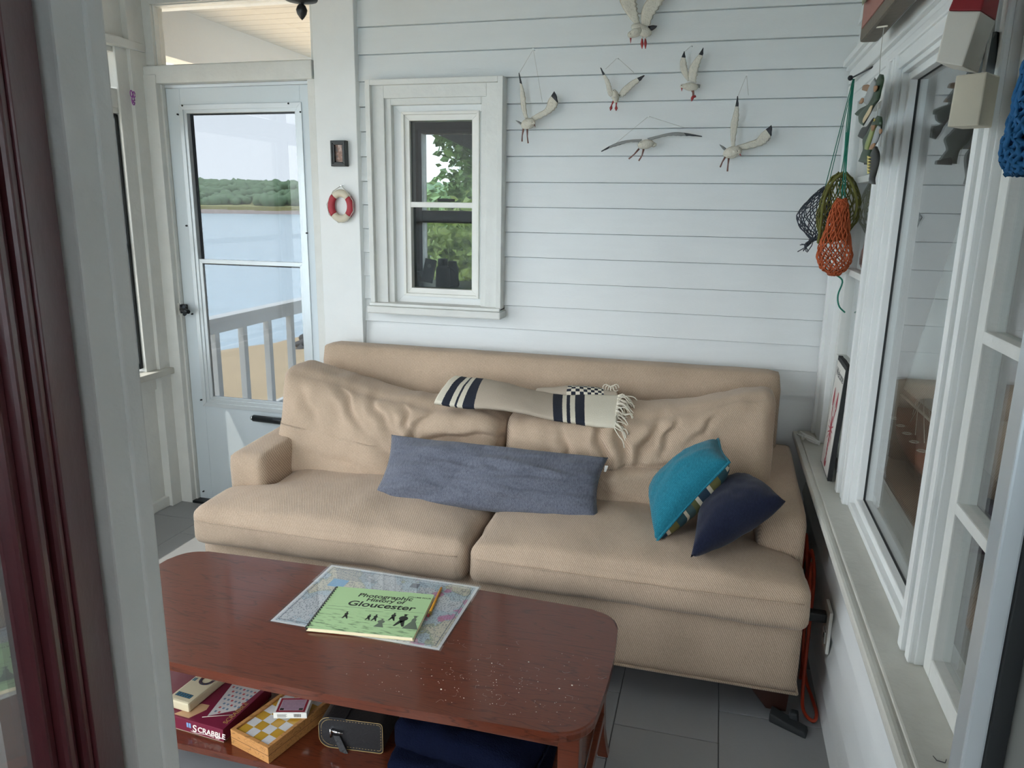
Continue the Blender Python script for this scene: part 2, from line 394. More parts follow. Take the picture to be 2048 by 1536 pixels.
finish('pane', B(-2.435, -1.875, yd+.028, yd+.031, 1.245, 1.932), 'door_glass', d1)
bm = NB(); box(bm, -2.545, -1.795, yd-.004, yd+.02, 2.047, 2.06); finish('weather_strip', bm, 'aluminium', d1)
bm = NB(); tube(bm, [(-2.17, yd-.03, .489), (-1.80, yd-.03, .480)], .0165, 14); box(bm, -2.05, -2.02, yd-.02, yd, .478, .494); finish('door_closer', bm, 'dark_metal', d1)
bm = NB(); tube(bm, [(-2.182, yd-.03, .489), (-2.17, yd-.03, .489)], .012, 10); finish('closer_cap', bm, 'chrome', d1)
la = finish('latch', B(-2.585, -2.553, yd-.03, yd+.0, .985, 1.045, .003), 'white_plastic', d1)
bm = NB(); box(bm, -2.553, -2.52, yd-.022, yd-.002, .992, 1.038, .004); tube(bm, [(-2.535, yd-.03, 1.015), (-2.478, yd-.055, 1.008)], [.012, .010], 10); tube(bm, [(-2.515, yd-.03, 1.03), (-2.507, yd-.05, 1.03)], .008, 8); tube(bm, [(-2.515, yd-.03, .995), (-2.507, yd-.05, .993)], .008, 8); finish('latch_handle', bm, 'dark_metal', d1)
for px, pz in ((-2.455, 1.968), (-1.90, 1.967), (-2.485, 1.93), (-2.488, 1.42), (-2.487, .55), (-1.84, 1.40), (-1.842, 1.93), (-2.498, .99), (-2.52, .05)):
    bm = NB(); tube(bm, [(px, yd-.009, pz), (px, yd, pz)], .004, 8); finish('screw', bm, 'gasket', d1)
bm = NB()
box(bm, -2.625, -2.556, 3.12, 3.2, 0, 2.10, .003); box(bm, -2.556, -2.547, 3.15, 3.22, 0, 2.06)
box(bm, -2.63, -1.757, 3.125, 3.2, 2.062, 2.138, .003); struct('trim_3', bm, 'old_white_paint')
struct('trim_4', B(-2.556, -1.795, 3.12, 3.3, -.004, .012, .002), 'dark_metal')
w5 = struct('window_5', NB(), 'old_white_paint')
bm = NB(); rect_ring(bm, -2.625, -1.715, 2.092, 2.455, .05, 3.15, 3.23); rect_ring(bm, -2.59, -1.75, 2.128, 2.42, .02, 3.165, 3.22); finish('transom_frame', bm, 'old_white_paint', w5)
finish('pane', B(-2.575, -1.76, 3.19, 3.194, 2.14, 2.41), 'transom_glass', w5)

# ---- sea-side wall
bm = NB(); box(bm, XL-.10, XL-.012, .5, 3.3, 0, .69); box(bm, XL-.10, XL, .5, 3.3, 2.20, 2.62)
box(bm, XL-.10, XL, .5, 3.3, 1.94, 2.02)
wl = struct('wall_left', bm, 'old_white_paint')
for yy in (3.1, 2.62, 2.1, 1.6, 1.1): finish('batten', B(XL-.013, XL-.002, yy-.03, yy+.03, .06, .66, .003), 'old_white_paint', wl)
finish('rail', B(XL-.013, XL-.001, .66, 3.13, .62, .69, .003), 'old_white_paint', wl)
struct('baseboard_left', B(XL-.012, XL+.012, .66, 3.14, 0, .055, .005), 'old_white_paint')
struct('trim_5', B(XL-.11, XL+.055, .6, 3.13, .69, .722, .006), 'sill_paint')           # stool
bm = NB(); box(bm, XL-.10, XL+.03, 3.05, 3.22, 0, 2.62, .003); box(bm, XL, XL+.012, 2.98, 3.06, .722, 2.2, .003); box(bm, XL-.005, XL+.025, 3.06, 3.12, .722, 2.62, .004); struct('trim_6', bm, 'old_white_paint')
bm = NB(); box(bm, XL-.012, XL+.037, .6, 3.145, 2.198, 2.237, .006); struct('trim_7', bm, 'old_white_paint')
ys = [.72, 1.36, 2.02, 3.00]
for k in range(3):
    a, b = ys[k]+.05, ys[k+1]-.01
    w = struct('window_%d' % (6+k), NB(), 'aluminium')
    bm = NB()
    for (za, zb, d) in ((.722, 1.94, .03), (2.02, 2.20, .03)):
        box(bm, XL-.085, XL-.005, a-.04, a, za, zb, .002); box(bm, XL-.085, XL-.005, b, b+.02, za, zb, .002)
        box(bm, XL-.085, XL-.005, a, b, zb-.025, zb, .002)
    finish('frame', bm, 'old_white_paint', w)
    bm = NB(); box(bm, XL-.055, XL-.02, b-.028, b, .735, 1.92, .002); box(bm, XL-.055, XL-.02, a, a+.028, .735, 1.92, .002); box(bm, XL-.055, XL-.02, a, b, 1.895, 1.92, .002); box(bm, XL-.055, XL-.02, a, b, .735, .765, .002); box(bm, XL-.055, XL-.02, a, b, 1.31, 1.34, .002); finish('sash', bm, 'aluminium', w)
    finish('track', B(XL-.019, XL-.012, b-.016, b-.004, .74, 1.91), 'gasket', w)
    finish('pane', B(XL-.04, XL-.037, a+.02, b-.02, .75, 1.9), 'porch_glass' if k == 2 else 'clear_glass', w)
    finish('pane', B(XL-.04, XL-.037, a, b, 2.03, 2.18), 'porch_glass' if k == 2 else 'clear_glass', w)

# ---- house wall on the right with the window group
bm = NB(); box(bm, XR, XR+.12, .66, 3.3, 0, .62); box(bm, XR, XR+.12, .66, 3.3, 1.98, 2.62); box(bm, XR, XR+.12, .55, .95, .62, 1.98)
wall_right = struct('wall_right', bm, 'white_siding')
for i in range(6): clap('clapboard', wall_right, .66, 3.16, .105*i-.03 if i else .0, .105*(i+1)-.03, 'y', XR-.026+.003*(i % 2), -1, (.021, .012, .019, .010, .021, .014)[i])
for i in range(5): clap('clapboard', wall_right, .66, 3.16, 2.08+.108*i, 2.08+.108*(i+1), 'y', XR-.012, -1)
bm = NB()   # sill with moulded nose
box(bm, .372, .50, .66, 3.155, .622, .660, .004); box(bm, .352, .374, .66, 3.155, .628, .656, .008); box(bm, .362, .40, .66, 3.155, .60, .63, .008); box(bm, .385, XR, .66, 3.155, .545, .605, .004)
struct('trim_8', bm, 'sill_paint')
bm = NB()   # corner board, two mullions, near jamb
box(bm, .432, .50, 2.985, 3.158, .66, 1.98, .003); box(bm, .420, .44, 3.12, 3.158, .66, 1.98, .004)
for (a, b) in ((2.34, 2.47), (1.485, 1.56), (.90, 1.0)):
    box(bm, .436, .50, a, b, .66, 1.98, .003); box(bm, .420, .45, b-.03, b, .66, 1.95, .005); box(bm, .424, .45, a+.002, a+.03, .66, 1.95, .005)
    if b-a > .11: box(bm, .426, .45, a+.05, a+.075, .66, 1.95, .006)
struct('trim_9', bm, 'white_trim')
bm = NB()   # head casing and crown
box(bm, .430, .50, .66, 3.155, 1.905, 1.985, .004); box(bm, .418, .50, .66, 3.155, 1.985, 2.045, .004); box(bm, .392, .50, .66, 3.155, 2.045, 2.068, .006); box(bm, .405, .44, .66, 3.155, 2.03, 2.047, .006); box(bm, .424, .44, .66, 3.155, 1.94, 1.965, .005)
struct('trim_10', bm, 'white_trim')
def yframe(bm, ya, yb, za, zb, w, xa, xb, bev=.003):
    box(bm, xa, xb, ya, ya+w, za, zb, bev); box(bm, xa, xb, yb-w, yb, za, zb, bev); box(bm, xa, xb, ya+w, yb-w, za, za+w, bev); box(bm, xa, xb, ya+w, yb-w, zb-w, zb, bev)
for k, (a, b) in ((2, (2.47, 2.985)), (4, (1.0, 1.485))):
    w = struct('window_%d' % k, NB(), 'old_white_paint')
    bm = NB(); yframe(bm, a, b, .66, 1.91, .042, .452, .486); finish('sash', bm, 'old_white_paint', w)
    for i, z in enumerate((.70, 1.01, 1.325, 1.64, 1.87)[:-1]):
        zn = (1.01, 1.325, 1.64, 1.875)[i]
        if i: finish('muntin', B(.452, .486, a+.04, b-.04, z-.011, z+.011, .003), 'old_white_paint', w)
        finish('pane', B(.470, .473, a+.035, b-.035, z+.008, zn-.008), 'house_glass', w)
w = struct('window_3', NB(), 'white_trim')
bm = NB(); yframe(bm, 1.56, 2.34, .66, 1.91, .018, .440, .50); finish('stop', bm, 'white_trim', w)
bm = NB(); yframe(bm, 1.575, 2.325, .675, 1.895, .022, .455, .50); finish('sash', bm, 'white_trim', w)
bm = NB(); yframe(bm, 1.594, 2.306, .694, 1.876, .004, .474, .482, 0); finish('glazing_strip', bm, 'gasket', w)
finish('pane', B(.477, .480, 1.59, 2.31, .69, 1.88), 'house_glass', w)

# ---- doorway wall, burgundy house door, storm-door frame
bm = NB(); box(bm, -2.76, -.70, .53, .66, 0, .14); box(bm, -2.76, -.70, .53, .66, 2.22, 2.62); box(bm, -.84, -.70, .53, .66, 0, 2.62); box(bm, -2.76, -2.62, .53, .66, 0, 2.62); box(bm, .315, .56, .53, .66, 0, 2.62); box(bm, -.70, .315, .53, .66, 2.08, 2.62)
struct('wall_front', bm, 'grey_wall')
bm = NB(); box(bm, -.664, -.607, .612, .662, 0, 2.07, .003); box(bm, -.625, -.603, .648, .672, 0, 2.07, .003); box(bm, -.72, -.655, .612, .66, 0, 2.07, .003); struct('trim_11', bm, 'old_white_paint')
bm = NB(); box(bm, .236, .252, .64, .668, 0, 2.07, .002); struct('trim_12', bm, 'aluminium')
struct('trim_13', B(.252, .268, .636, .652, 0, 2.07, .001), 'gasket')
struct('trim_14', B(.266, .33, .53, .648, 0, 2.07, .003), 'grey_jamb')
H = Vector((-.616, .602, 0)); DT = Vector((.5, -.866, 0)); DN = Vector((.866, .5, 0))
d2 = struct('door_2', NB(), 'burgundy')
MD = Matrix((DT, DN, Vector((0, 0, 1)))).transposed().to_4x4(); MD.translation = H
def dbox(x0, x1, y0, y1, z0, z1, bev=0): b = B(x0, x1, y0, y1, z0, z1, bev=bev); b.transform(MD); return b
def addb(dst, src):
    me = bpy.data.meshes.new('x'); src.to_mesh(me); src.free(); dst.from_mesh(me); bpy.data.meshes.remove(me)
bm = NB()
for q in ((.004, .088, 0, 2.04), (.692, .78, 0, 2.04), (.086, .694, 0, .25), (.086, .694, 1.92, 2.04)): addb(bm, dbox(q[0], q[1], -.04, 0, q[2], q[3], .002))
finish('door_leaf', bm, 'burgundy', d2)
bm = NB()
for i, (o, y) in enumerate(((.088, -.003), (.108, -.010), (.128, -.005), (.146, -.014))):
    w_ = .018
    for q in ((o, o+w_, .25, 1.92), (.78-o-w_, .78-o, .25, 1.92), (o, .78-o, .25+o-.088, .25+w_+o-.088), (o, .78-o, 1.92-w_-o+.088, 1.92-o+.088)): addb(bm, dbox(q[0], q[1], -.03, y, q[2], q[3], .004))
finish('glazing_bead', bm, 'burgundy', d2)
b = dbox(.16, .62, -.026, -.023, .30, 1.87); finish('pane', b, 'house_glass', d2)
for k, (a, b) in enumerate(((-2.62, -1.75), (-1.71, -.84))):  # unseen low-silled windows, added to let more daylight into the porch
    w = struct('window_%d' % (10+k), NB(), 'old_white_paint')
    bm = NB(); rect_ring(bm, a, b, .14, 2.22, .03, .58, .65); box(bm, a+.02, b-.02, .59, .63, 1.38, 1.41); finish('sash', bm, 'old_white_paint', w)
    finish('pane', B(a+.02, b-.02, .60, .603, .16, 2.2), 'porch_glass' if k == 0 else 'clear_glass', w)
struct('trim_16', B(-1.76, -1.70, .53, .66, .14, 2.22, .003), 'old_white_paint')
bm = NB(); box(bm, -.98, 2.6, -2.3, -2.2, 0, .7); box(bm, -.98, 2.6, -2.3, -2.2, 2.2, 2.62); box(bm, -.98, -.5, -2.3, -2.2, .7, 2.2); box(bm, 2.2, 2.6, -2.3, -2.2, .7, 2.2); struct('wall_house', bm, 'grey_wall')
w = struct('window_12', NB(), 'white_trim'); bm = NB(); rect_ring(bm, -.5, 2.2, .7, 2.2, .04, -2.3, -2.2); box(bm, .8, .86, -2.28, -2.22, .72, 2.18); finish('sash', bm, 'white_trim', w); finish('pane', B(-.48, 2.18, -2.25, -2.247, .72, 2.18), 'clear_glass', w)  # unseen window behind the viewpoint, added for fill light
bm = NB(); box(bm, -.98, -.88, -2.3, .53, 0, 2.62); struct('wall_house_side', bm, 'grey_wall')
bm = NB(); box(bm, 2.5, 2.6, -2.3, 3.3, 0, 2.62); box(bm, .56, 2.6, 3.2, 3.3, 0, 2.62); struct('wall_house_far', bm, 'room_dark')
struct('floor_house', B(-.98, 2.6, -2.3, .53, -.06, 0), 'dark_wood'); struct('floor_house_side', B(.56, 2.6, .53, 3.3, -.06, 0), 'dark_wood')
# ---- room behind the end wall, with its own far window
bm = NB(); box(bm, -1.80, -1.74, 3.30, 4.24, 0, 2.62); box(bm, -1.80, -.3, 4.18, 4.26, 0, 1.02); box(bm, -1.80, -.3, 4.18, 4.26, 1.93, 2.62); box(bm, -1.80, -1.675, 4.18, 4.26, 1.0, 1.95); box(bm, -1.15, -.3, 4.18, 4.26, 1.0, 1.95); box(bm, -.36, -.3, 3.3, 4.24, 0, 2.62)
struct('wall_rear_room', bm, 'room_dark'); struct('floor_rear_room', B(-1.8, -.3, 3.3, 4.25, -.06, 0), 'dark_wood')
w9 = struct('window_9', NB(), 'room_dark')
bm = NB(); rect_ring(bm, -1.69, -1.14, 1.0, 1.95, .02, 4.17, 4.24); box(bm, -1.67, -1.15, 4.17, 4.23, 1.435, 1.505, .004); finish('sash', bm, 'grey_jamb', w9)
finish('pane', B(-1.675, -1.15, 4.2, 4.203, 1.01, 1.93), 'clear_glass', w9)
# ---- ceilings and the side-deck roof
bm = NB(); box(bm, XL-.1, 2.6, .3, 4.3, 2.6, 2.7); box(bm, -.98, 2.6, -2.3, .3, 2.6, 2.7); struct('ceiling', bm, 'cream_ceiling')
ce = struct('ceiling_deck', B(-3.13, XL-.1, .3, 9.2, 2.59, 2.7), 'cream_ceiling')
ce2 = struct('ceiling_deck_end', B(XL-.1, -1.2, 4.3, 9.2, 2.59, 2.7), 'cream_ceiling')
bb = NB(); box(bb, -1.85, 0, -.056, .056, -.012, 0, .003); q = finish('ceiling_board', bb, 'cream_ceiling'); bme = q.data; bpy.data.objects.remove(q)
for i in range(50): shared('ceiling_board', bme, (-1.2, 3.36+.1155*i, 2.592), ce2)
bm = NB(); box(bm, -3.14, -3.0, .3, 9.2, 2.31, 2.60, .004); struct('trim_15', bm, 'cream_ceiling')

# ================================================================== SOFA
def cushion(nx, ny, nz, shape, wr=.004, ws=7, seed=0):
    """subdivided rounded box; shape(u,v,w) maps -1..1 cube to space"""
    bm = NB(); V = {}
    def key(i, j, k):
        if (i, j, k) not in V:
            u, v, w = 2*i/nx-1, 2*j/ny-1, 2*k/nz-1
            V[(i, j, k)] = bm.verts.new(shape(u, v, w))
        return V[(i, j, k)]
    for i in range(nx):
        for j in range(ny):
            bm.faces.new([key(i, j, 0), key(i, j+1, 0), key(i+1, j+1, 0), key(i+1, j, 0)]); bm.faces.new([key(i, j, nz), key(i+1, j, nz), key(i+1, j+1, nz), key(i, j+1, nz)])
    for i in range(nx):
        for k in range(nz):
            bm.faces.new([key(i, 0, k), key(i+1, 0, k), key(i+1, 0, k+1), key(i, 0, k+1)]); bm.faces.new([key(i, ny, k), key(i, ny, k+1), key(i+1, ny, k+1), key(i+1, ny, k)])
    for j in range(ny):
        for k in range(nz):
            bm.faces.new([key(0, j, k), key(0, j, k+1), key(0, j+1, k+1), key(0, j+1, k)]); bm.faces.new([key(nx, j, k), key(nx, j+1, k), key(nx, j+1, k+1), key(nx, j, k+1)])
    bm.normal_update()
    if wr:
        for v in bm.verts: v.co += v.normal*fbm(v.co+Vector((seed*3.1, 0, 0)), ws)*wr
    return bm
def rnd(u, v, w, hx, hy, hz, r):
    """rounded-box point from cube coordinates"""
    p = Vector((u*hx, v*hy, w*hz)); c = Vector((max(-hx+r, min(hx-r, p.x)), max(-hy+r, min(hy-r, p.y)), max(-hz+r, min(hz-r, p.z))))
    d = p-c
    return c+d.normalized()*r*min(1, max(abs(d.x), abs(d.y), abs(d.z))/r) if d.length > 1e-9 else p
def sst(a, b, x): t = max(0, min(1, (x-a)/(b-a))); return t*t*(3-2*t)

so = thing('sofa', 'long beige woven sofa with loose seat and back cushions against the white siding', 'sofa', (-.7, 2.6, 0))
SX0, SX1 = -1.735, .335
finish('back_panel', cushion(40, 4, 12, lambda u, v, w: Vector((-.70, 2.995, .52))+rnd(u, v, w, .975+ .0*w, .065, .405, .028)+Vector((0, .03*w, 0)), .002, 6), 'sofa_cloth', so, True)
bm = cushion(48, 20, 8, lambda u, v, w: Vector((-.70, 2.60, .228))+rnd(u, v, w, 1.03, .45, .118, .012), .002, 5)
finish('base', bm, 'sofa_cloth', so, True)
bm = NB(); tube(bm, [(SX0+.01, 2.151, .112), (SX1-.005, 2.151, .112)], .005, 6); tube(bm, [(SX1-.005, 2.151, .112), (SX1-.005, 3.04, .112)], .005, 6); finish('piping', bm, 'sofa_cloth', so)
for s in (0, 1):
    xc = SX0+.072 if s == 0 else SX1-.072
    finish('arm', cushion(6, 18, 12, lambda u, v, w: Vector((xc, 2.675, .36))+rnd(u, v, w, .073, .345, .245, .022)+Vector((0, 0, .035*(v*.5+.5) if w > 0 else 0)), .002, 6, s), 'sofa_cloth', so, True)
def seat(x0, x1, outer):
    def f(u, v, w):
        y = 2.095+(v*.5+.5)*.62; front = sst(2.40, 2.30, y); r = rnd(u, v, w, 1, 1, 1, .0001)
        a, b = x0, x1
        if outer < 0: a = x0-.137*front
        else: b = x1+.137*front
        hx, hy, hz = (b-a)/2, .31, .068
        p = rnd(u, v, w, hx, hy, hz, .032)
        puff = (1-u*u)**.6*(1-v*v)**.6
        p.z += (.045*puff-.004 if w > 0 else -.012*puff)*abs(w)
        p.y -= .012*(1-u*u)*(1-w*w)*(1 if v < -.5 else 0)
        q = Vector(((a+b)/2, 2.405, .412))+p
        # loose wrinkles running back from the front seam
        if w > .5: q.z += .006*math.sin(q.x*26+3*fbm(q, 3))*sst(2.5, 2.2, q.y)*max(0, fbm(q+Vector((9, 0, 0)), 4))
        return q
    return f
for (xa, xb, oo) in ((-1.598, -.712, -1), (-.700, .198, 1)):
    f_ = seat(xa, xb, oo); bm = NB(); tube(bm, [f_(-.96+1.92*i/40, -1, .42)+Vector((0, -.0035, 0)) for i in range(41)], .0022, 5); finish('seam', bm, 'sofa_cloth', so)
finish('seat_cushion', cushion(56, 36, 10, seat(-1.598, -.712, -1), .007, 5, 1), 'sofa_cloth', so, True)
finish('seat_cushion', cushion(56, 36, 10, seat(-.700, .198, 1), .007, 5, 2), 'sofa_cloth', so, True)
CR_L = [(.26, 1, .40, .72, .020, .03), (.42, 1, .52, .74, .020, .028), (.56, .98, .62, .76, .022, .028), (.70, .98, .62, .58, .018, .035), (.66, .60, .99, .70, .045, .055), (.70, .52, .84, .32, .014, .05), (.18, .30, .5, .17, .012, .05), (.80, .46, .98, .54, .024, .04), (.12, .85, .2, .6, .01, .04), (.5, .55, .58, .3, .012, .05)]
CR_R = [(.36, .98, .42, .62, .024, .03), (.45, 1, .49, .50, .030, .036), (.60, 1, .53, .56, .024, .038), (.28, .42, .78, .60, .020, .035), (.24, .82, .28, .5, .016, .03), (.66, .95, .62, .68, .020, .03), (.08, .5, .3, .33, .012, .05), (.8, .9, .72, .75, .014, .03), (.3, .3, .6, .2, .012, .045)]
def backc(x0, x1, h0, h1, seed, creases=()):
    """leaning back cushion; top edge height goes h0 (left end) to h1 (right end)"""
    def f(u, v, w):
        s = u*.5+.5; t = w*.5+.5
        e = 1-.018*(1-w*w); x = (x0+x1)/2+(x1-x0)/2*u*e
        top = h0+(h1-h0)*s - .035*math.sin(PI*s)**2
        hz = (top-.45)/2
        p = rnd(u, v, w, (x1-x0)/2, .105, hz, .055)
        p.x = p.x/((x1-x0)/2)*((x1-x0)/2)*e
        puff = ((1-u*u)*(1-w*w))**.45
        fr = -v
        p.y += -fr*(.055*puff if v < 0 else .01*puff)*abs(v)
        q = Vector(((x0+x1)/2, 2.70+.13*(t-.4), .45+hz))+p
        if v < 0:
            wv = fbm(Vector((q.x*5+seed, 0, q.z*2.2)), 1, 2)
            q.y += .022*wv*math.sin(PI*t)**.5
            for (a0, b0, a1, b1, dp, wd_) in creases:
                ax, az, bx2, bz = a0*(x1-x0), b0*.42, a1*(x1-x0), b1*.42; px_, pz_ = s*(x1-x0), t*.42
                dx, dz = bx2-ax, bz-az; L2 = dx*dx+dz*dz; k_ = ((px_-ax)*dx+(pz_-az)*dz)/L2; kk = max(0, min(1, k_))
                wob = .012*math.sin(kk*7+a0*20)*math.sin(PI*kk)
                sd2 = ((px_-ax)*dz-(pz_-az)*dx)/math.sqrt(L2)+wob; en = math.exp(-((k_-kk)*math.sqrt(L2)/.03)**2); env = (math.sin(PI*(.12+.76*kk)))**.8*en
                q.y += dp*env*(math.exp(-(sd2/(wd_*.45))**2)-.55*math.exp(-((sd2-wd_)/(wd_*.7))**2))
        if w > 0: q.z += .022*fbm(Vector((q.x*4+seed, q.y*3, 0)), 1)
        return q
    return f
finish('back_cushion', cushion(120, 8, 64, backc(-1.70, -.735, .885, .755, 3, CR_L), .004, 9, 3), 'sofa_cloth', so, True)
finish('back_cushion', cushion(120, 8, 64, backc(-.745, .245, .765, .905, 8, CR_R), .004, 9, 4), 'sofa_cloth', so, True)
def leg(bm, x, y, sx):
    hexa(bm, [(x-.05+.04*sx, y+.01, 0.012), (x+.05+.0*sx, y+.01, .012), (x+.05, y+.07, .012), (x-.05+.04*sx, y+.07, .012),
              (x-.09, y, .115), (x+.055, y, .115), (x+.055, y+.09, .115), (x-.09, y+.09, .115)], 0, .003)
for x, y, sx in ((.262, 2.19, 1), (-1.66, 2.19, -1), (.262, 2.93, 1), (-1.66, 2.93, -1)):
    bm = NB(); leg(bm, x, y, sx); finish('leg', bm, 'dark_wood', so)

# ---- cushions and throw lying on the sofa
def pillow(c4, thick, n=26, pin=.06, seed=0, wr=.006, mi2=None, bulge=(1, 1)):
    """c4 = TL,TR,BR,BL corners; front side = normal of (TR-TL)x(BL-TL) pointing to viewer side"""
    TL, TR, BR, BL = [Vector(c) for c in c4]; bm = NB(); n_ = ((TR-TL).cross(BL-TL)).normalized(); n_ = -n_
    F, Bk = {}, {}
    for i in range(n+1):
        for j in range(n+1):
            u, v = 2*i/n-1, 2*j/n-1
            uu = u*(1-pin*(1-v*v)); vv = v*(1-pin*(1-u*u))*(1-pin*.3*u*u)
            p = (TL*(1-uu)*(1-vv)+TR*(1+uu)*(1-vv)+BR*(1+uu)*(1+vv)+BL*(1-uu)*(1+vv))/4
            k = ((1-u*u)*(1-v*v)); h = thick*.5*(k**.42)
            wv = fbm(Vector((u*2.2+seed, v*2.2, 0)), 1)*wr*2*(k**.3)
            edge = i in (0, n) or j in (0, n)
            F[i, j] = bm.verts.new(p+n_*(h*bulge[0]+wv)) if not edge else bm.verts.new(p)
            Bk[i, j] = F[i, j] if edge else bm.verts.new(p-n_*(h*bulge[1]-wv))
    for i in range(n):
        for j in range(n):
            f = bm.faces.new((F[i, j], F[i, j+1], F[i+1, j+1], F[i+1, j])); f.smooth = True
            q = list(dict.fromkeys((Bk[i, j], Bk[i+1, j], Bk[i+1, j+1], Bk[i, j+1])))
            try:
                g = bm.faces.new(q); g.smooth = True; g.material_index = 1 if mi2 else 0
            except ValueError: pass
    return bm
lum = pillow([PY(783, 868, 2.50), PY(1217, 914, 2.52), PY(1200, 1046, 2.36), PY(736, 1006, 2.34)], .15, 48, .06, 2, .014)
o = finish('lumbar_pillow', lum, 'blue_grey_cloth', None, True, origin=PY(960, 1030, 2.36)); tag(o, 'long blue-grey lumbar pillow lying across the middle of the sofa', 'pillow')
p = PY(1211, 935, 2.515); tg = NB(); hexa(tg, [p+Vector(q) for q in ((-.004, -.012, -.012), (.004, -.012, -.012), (.004, -.01, -.012), (-.004, -.01, -.012), (0, -.02, .014), (.012, -.02, .014), (.012, -.018, .014), (0, -.018, .014))]); finish('care_tag', tg, 'white_plastic', o)

# teal pillow with a chevron reverse
k = NT('chevron_cloth'); k.b.inputs['Roughness'].default_value = .9
uvn = k.n('TexCoord'); sp = k.n('SeparateXYZ'); k.l(uvn.outputs['UV'], sp.inputs[0])
m1 = k.n('Math', operation='PINGPONG', i={1: .10}); k.l(sp.outputs['X'], m1.inputs[0])
a1 = k.n('Math', operation='MULTIPLY_ADD', i={1: 1.3}); k.l(m1.outputs[0], a1.inputs[0]); k.l(sp.outputs['Y'], a1.inputs[2])
mu = k.n('Math', operation='MULTIPLY', i={1: 3.6}); k.l(a1.outputs[0], mu.inputs[0]); fr = k.n('Math', operation='FRACT'); k.l(mu.outputs[0], fr.inputs[0])
rr = k.n('ValToRGB'); rr.color_ramp.interpolation = 'CONSTANT'; els = rr.color_ramp.elements
cols = [(0, lin(206, 198, 176)), (.07, lin(36, 58, 76)), (.26, lin(206, 198, 176)), (.33, lin(112, 108, 62)), (.52, lin(40, 74, 82)), (.70, lin(206, 198, 176)), (.76, lin(66, 92, 92)), (.9, lin(96, 98, 60))]
els[0].position = 0; els[0].color = cols[0][1]; els[1].position = cols[1][0]; els[1].color = cols[1][1]
for pz_, c in cols[2:]: e = els.new(pz_); e.color = c
k.l(fr.outputs[0], rr.inputs[0]); k.l(rr.outputs[0], k.b.inputs['Base Color'])
def uvbox(o, fn):
    uv = o.data.uv_layers.new(name='UVMap')
    for l in o.data.loops: uv.data[l.index].uv = fn(o.data.vertices[l.vertex_index].co)
nb, nt_ = PY(1312, 1084, 2.24), PY(1459, 924, 2.30); fb, ft = PY(1300, 975, 2.53), PY(1437, 878, 2.50)
tb_ = pillow([fb, ft, nt_, nb], .165, 30, .05, 5, .003, True, (1, 1))
o = finish('throw_pillow', tb_, ['teal_cloth', 'chevron_cloth'], None, True, origin=nb); tag(o, 'teal throw pillow with chevron-patterned reverse propped on the navy pillow', 'pillow')
e1, e2 = (nt_-nb), (fb-nb); uvbox(o, lambda c: (c.dot(e2)/e2.length*1.1, c.dot(e1)/e1.length*1.1))
tp = NB()
def edge_pts(A, Bp, pin, C): return [A.lerp(Bp, t/12)+(C-A.lerp(Bp, t/12)).normalized()*pin*math.sin(PI*t/12) for t in range(13)]
cc = (nb+nt_+fb+ft)/4; loop = []
for A, Bp in ((nb, nt_), (nt_, ft), (ft, fb), (fb, nb)): loop += edge_pts(A, Bp, .010, cc)[:-1]
tube(tp, loop, .0045, 8, closed=True); finish('piping', tp, 'teal_cloth', o)
nv = pillow([PY(1405, 985, 2.48), PY(1500, 965, 2.52), PY(1572, 1003, 2.22), PY(1381, 1116, 2.13)], .17, 26, .03, 9, .004, None, (1.1, .9))
o = finish('throw_pillow', nv, 'navy_cloth', None, True, origin=PY(1480, 1100, 2.2)); tag(o, 'dark navy throw pillow slumped against the right sofa arm', 'pillow')

# striped throw blanket folded over the back cushions
k = NT('blanket_cloth'); k.b.inputs['Roughness'].default_value = 1
uvn = k.n('TexCoord'); sp = k.n('SeparateXYZ'); k.l(uvn.outputs['UV'], sp.inputs[0])
nz = k.n('TexNoise', i={'Scale': 300, 'Detail': 2}); k.l(uvn.outputs['Object'], nz.inputs['Vector'])
ad = k.n('Math', operation='MULTIPLY_ADD', i={1: .006}); k.l(nz.outputs['Fac'], ad.inputs[0]); k.l(sp.outputs['X'], ad.inputs[2])
rr = k.n('ValToRGB'); rr.color_ramp.interpolation = 'CONSTANT'; els = rr.color_ramp.elements
CR, NV, BG = lin(214, 208, 190), lin(28, 34, 48), lin(176, 164, 148)
seq = [(0, CR), (.063, NV), (.112, CR), (.140, NV), (.151, CR), (.178, NV), (.230, BG), (.659, NV), (.713, CR), (.738, NV), (.754, CR), (.783, NV), (.835, CR)]
els[0].position = 0; els[0].color = CR; els[1].position = .063; els[1].color = NV
for q_, c in seq[2:]: e = els.new(q_); e.color = c
k.l(ad.outputs[0], rr.inputs[0]); k.l(rr.outputs[0], k.b.inputs['Base Color'])
n3 = k.n('TexNoise', i={'Scale': 500, 'Detail': 2}); k.l(uvn.outputs['Object'], n3.inputs['Vector'])
bp = k.n('Bump', i={'Strength': .6, 'Distance': .003}); k.l(n3.outputs['Fac'], bp.inputs['Height']); k.l(bp.outputs[0], k.b.inputs['Normal'])
def spline(pts, n):
    pts = [Vector(p) for p in pts]; out = []; N = len(pts)-1
    for i in range(n+1):
        t = i/n*N; k_ = min(int(t), N-1); f = t-k_
        a, b, c, d = pts[max(k_-1, 0)], pts[k_], pts[k_+1], pts[min(k_+2, N)]
        out.append(.5*((2*b)+(c-a)*f+(2*a-5*b+4*c-d)*f*f+(3*b-a-3*c+d)*f**3))
    return out
FR = spline([PY(x, y, 2.615) for x, y in ((868, 806), (920, 812), (1000, 817), (1060, 828), (1110, 838), (1170, 848), (1232, 855))], 60)
BK = spline([PY(x, y, 2.80) for x, y in ((912, 751), (950, 756), (1000, 762), (1050, 776), (1110, 788), (1170, 789), (1240, 790))], 60)
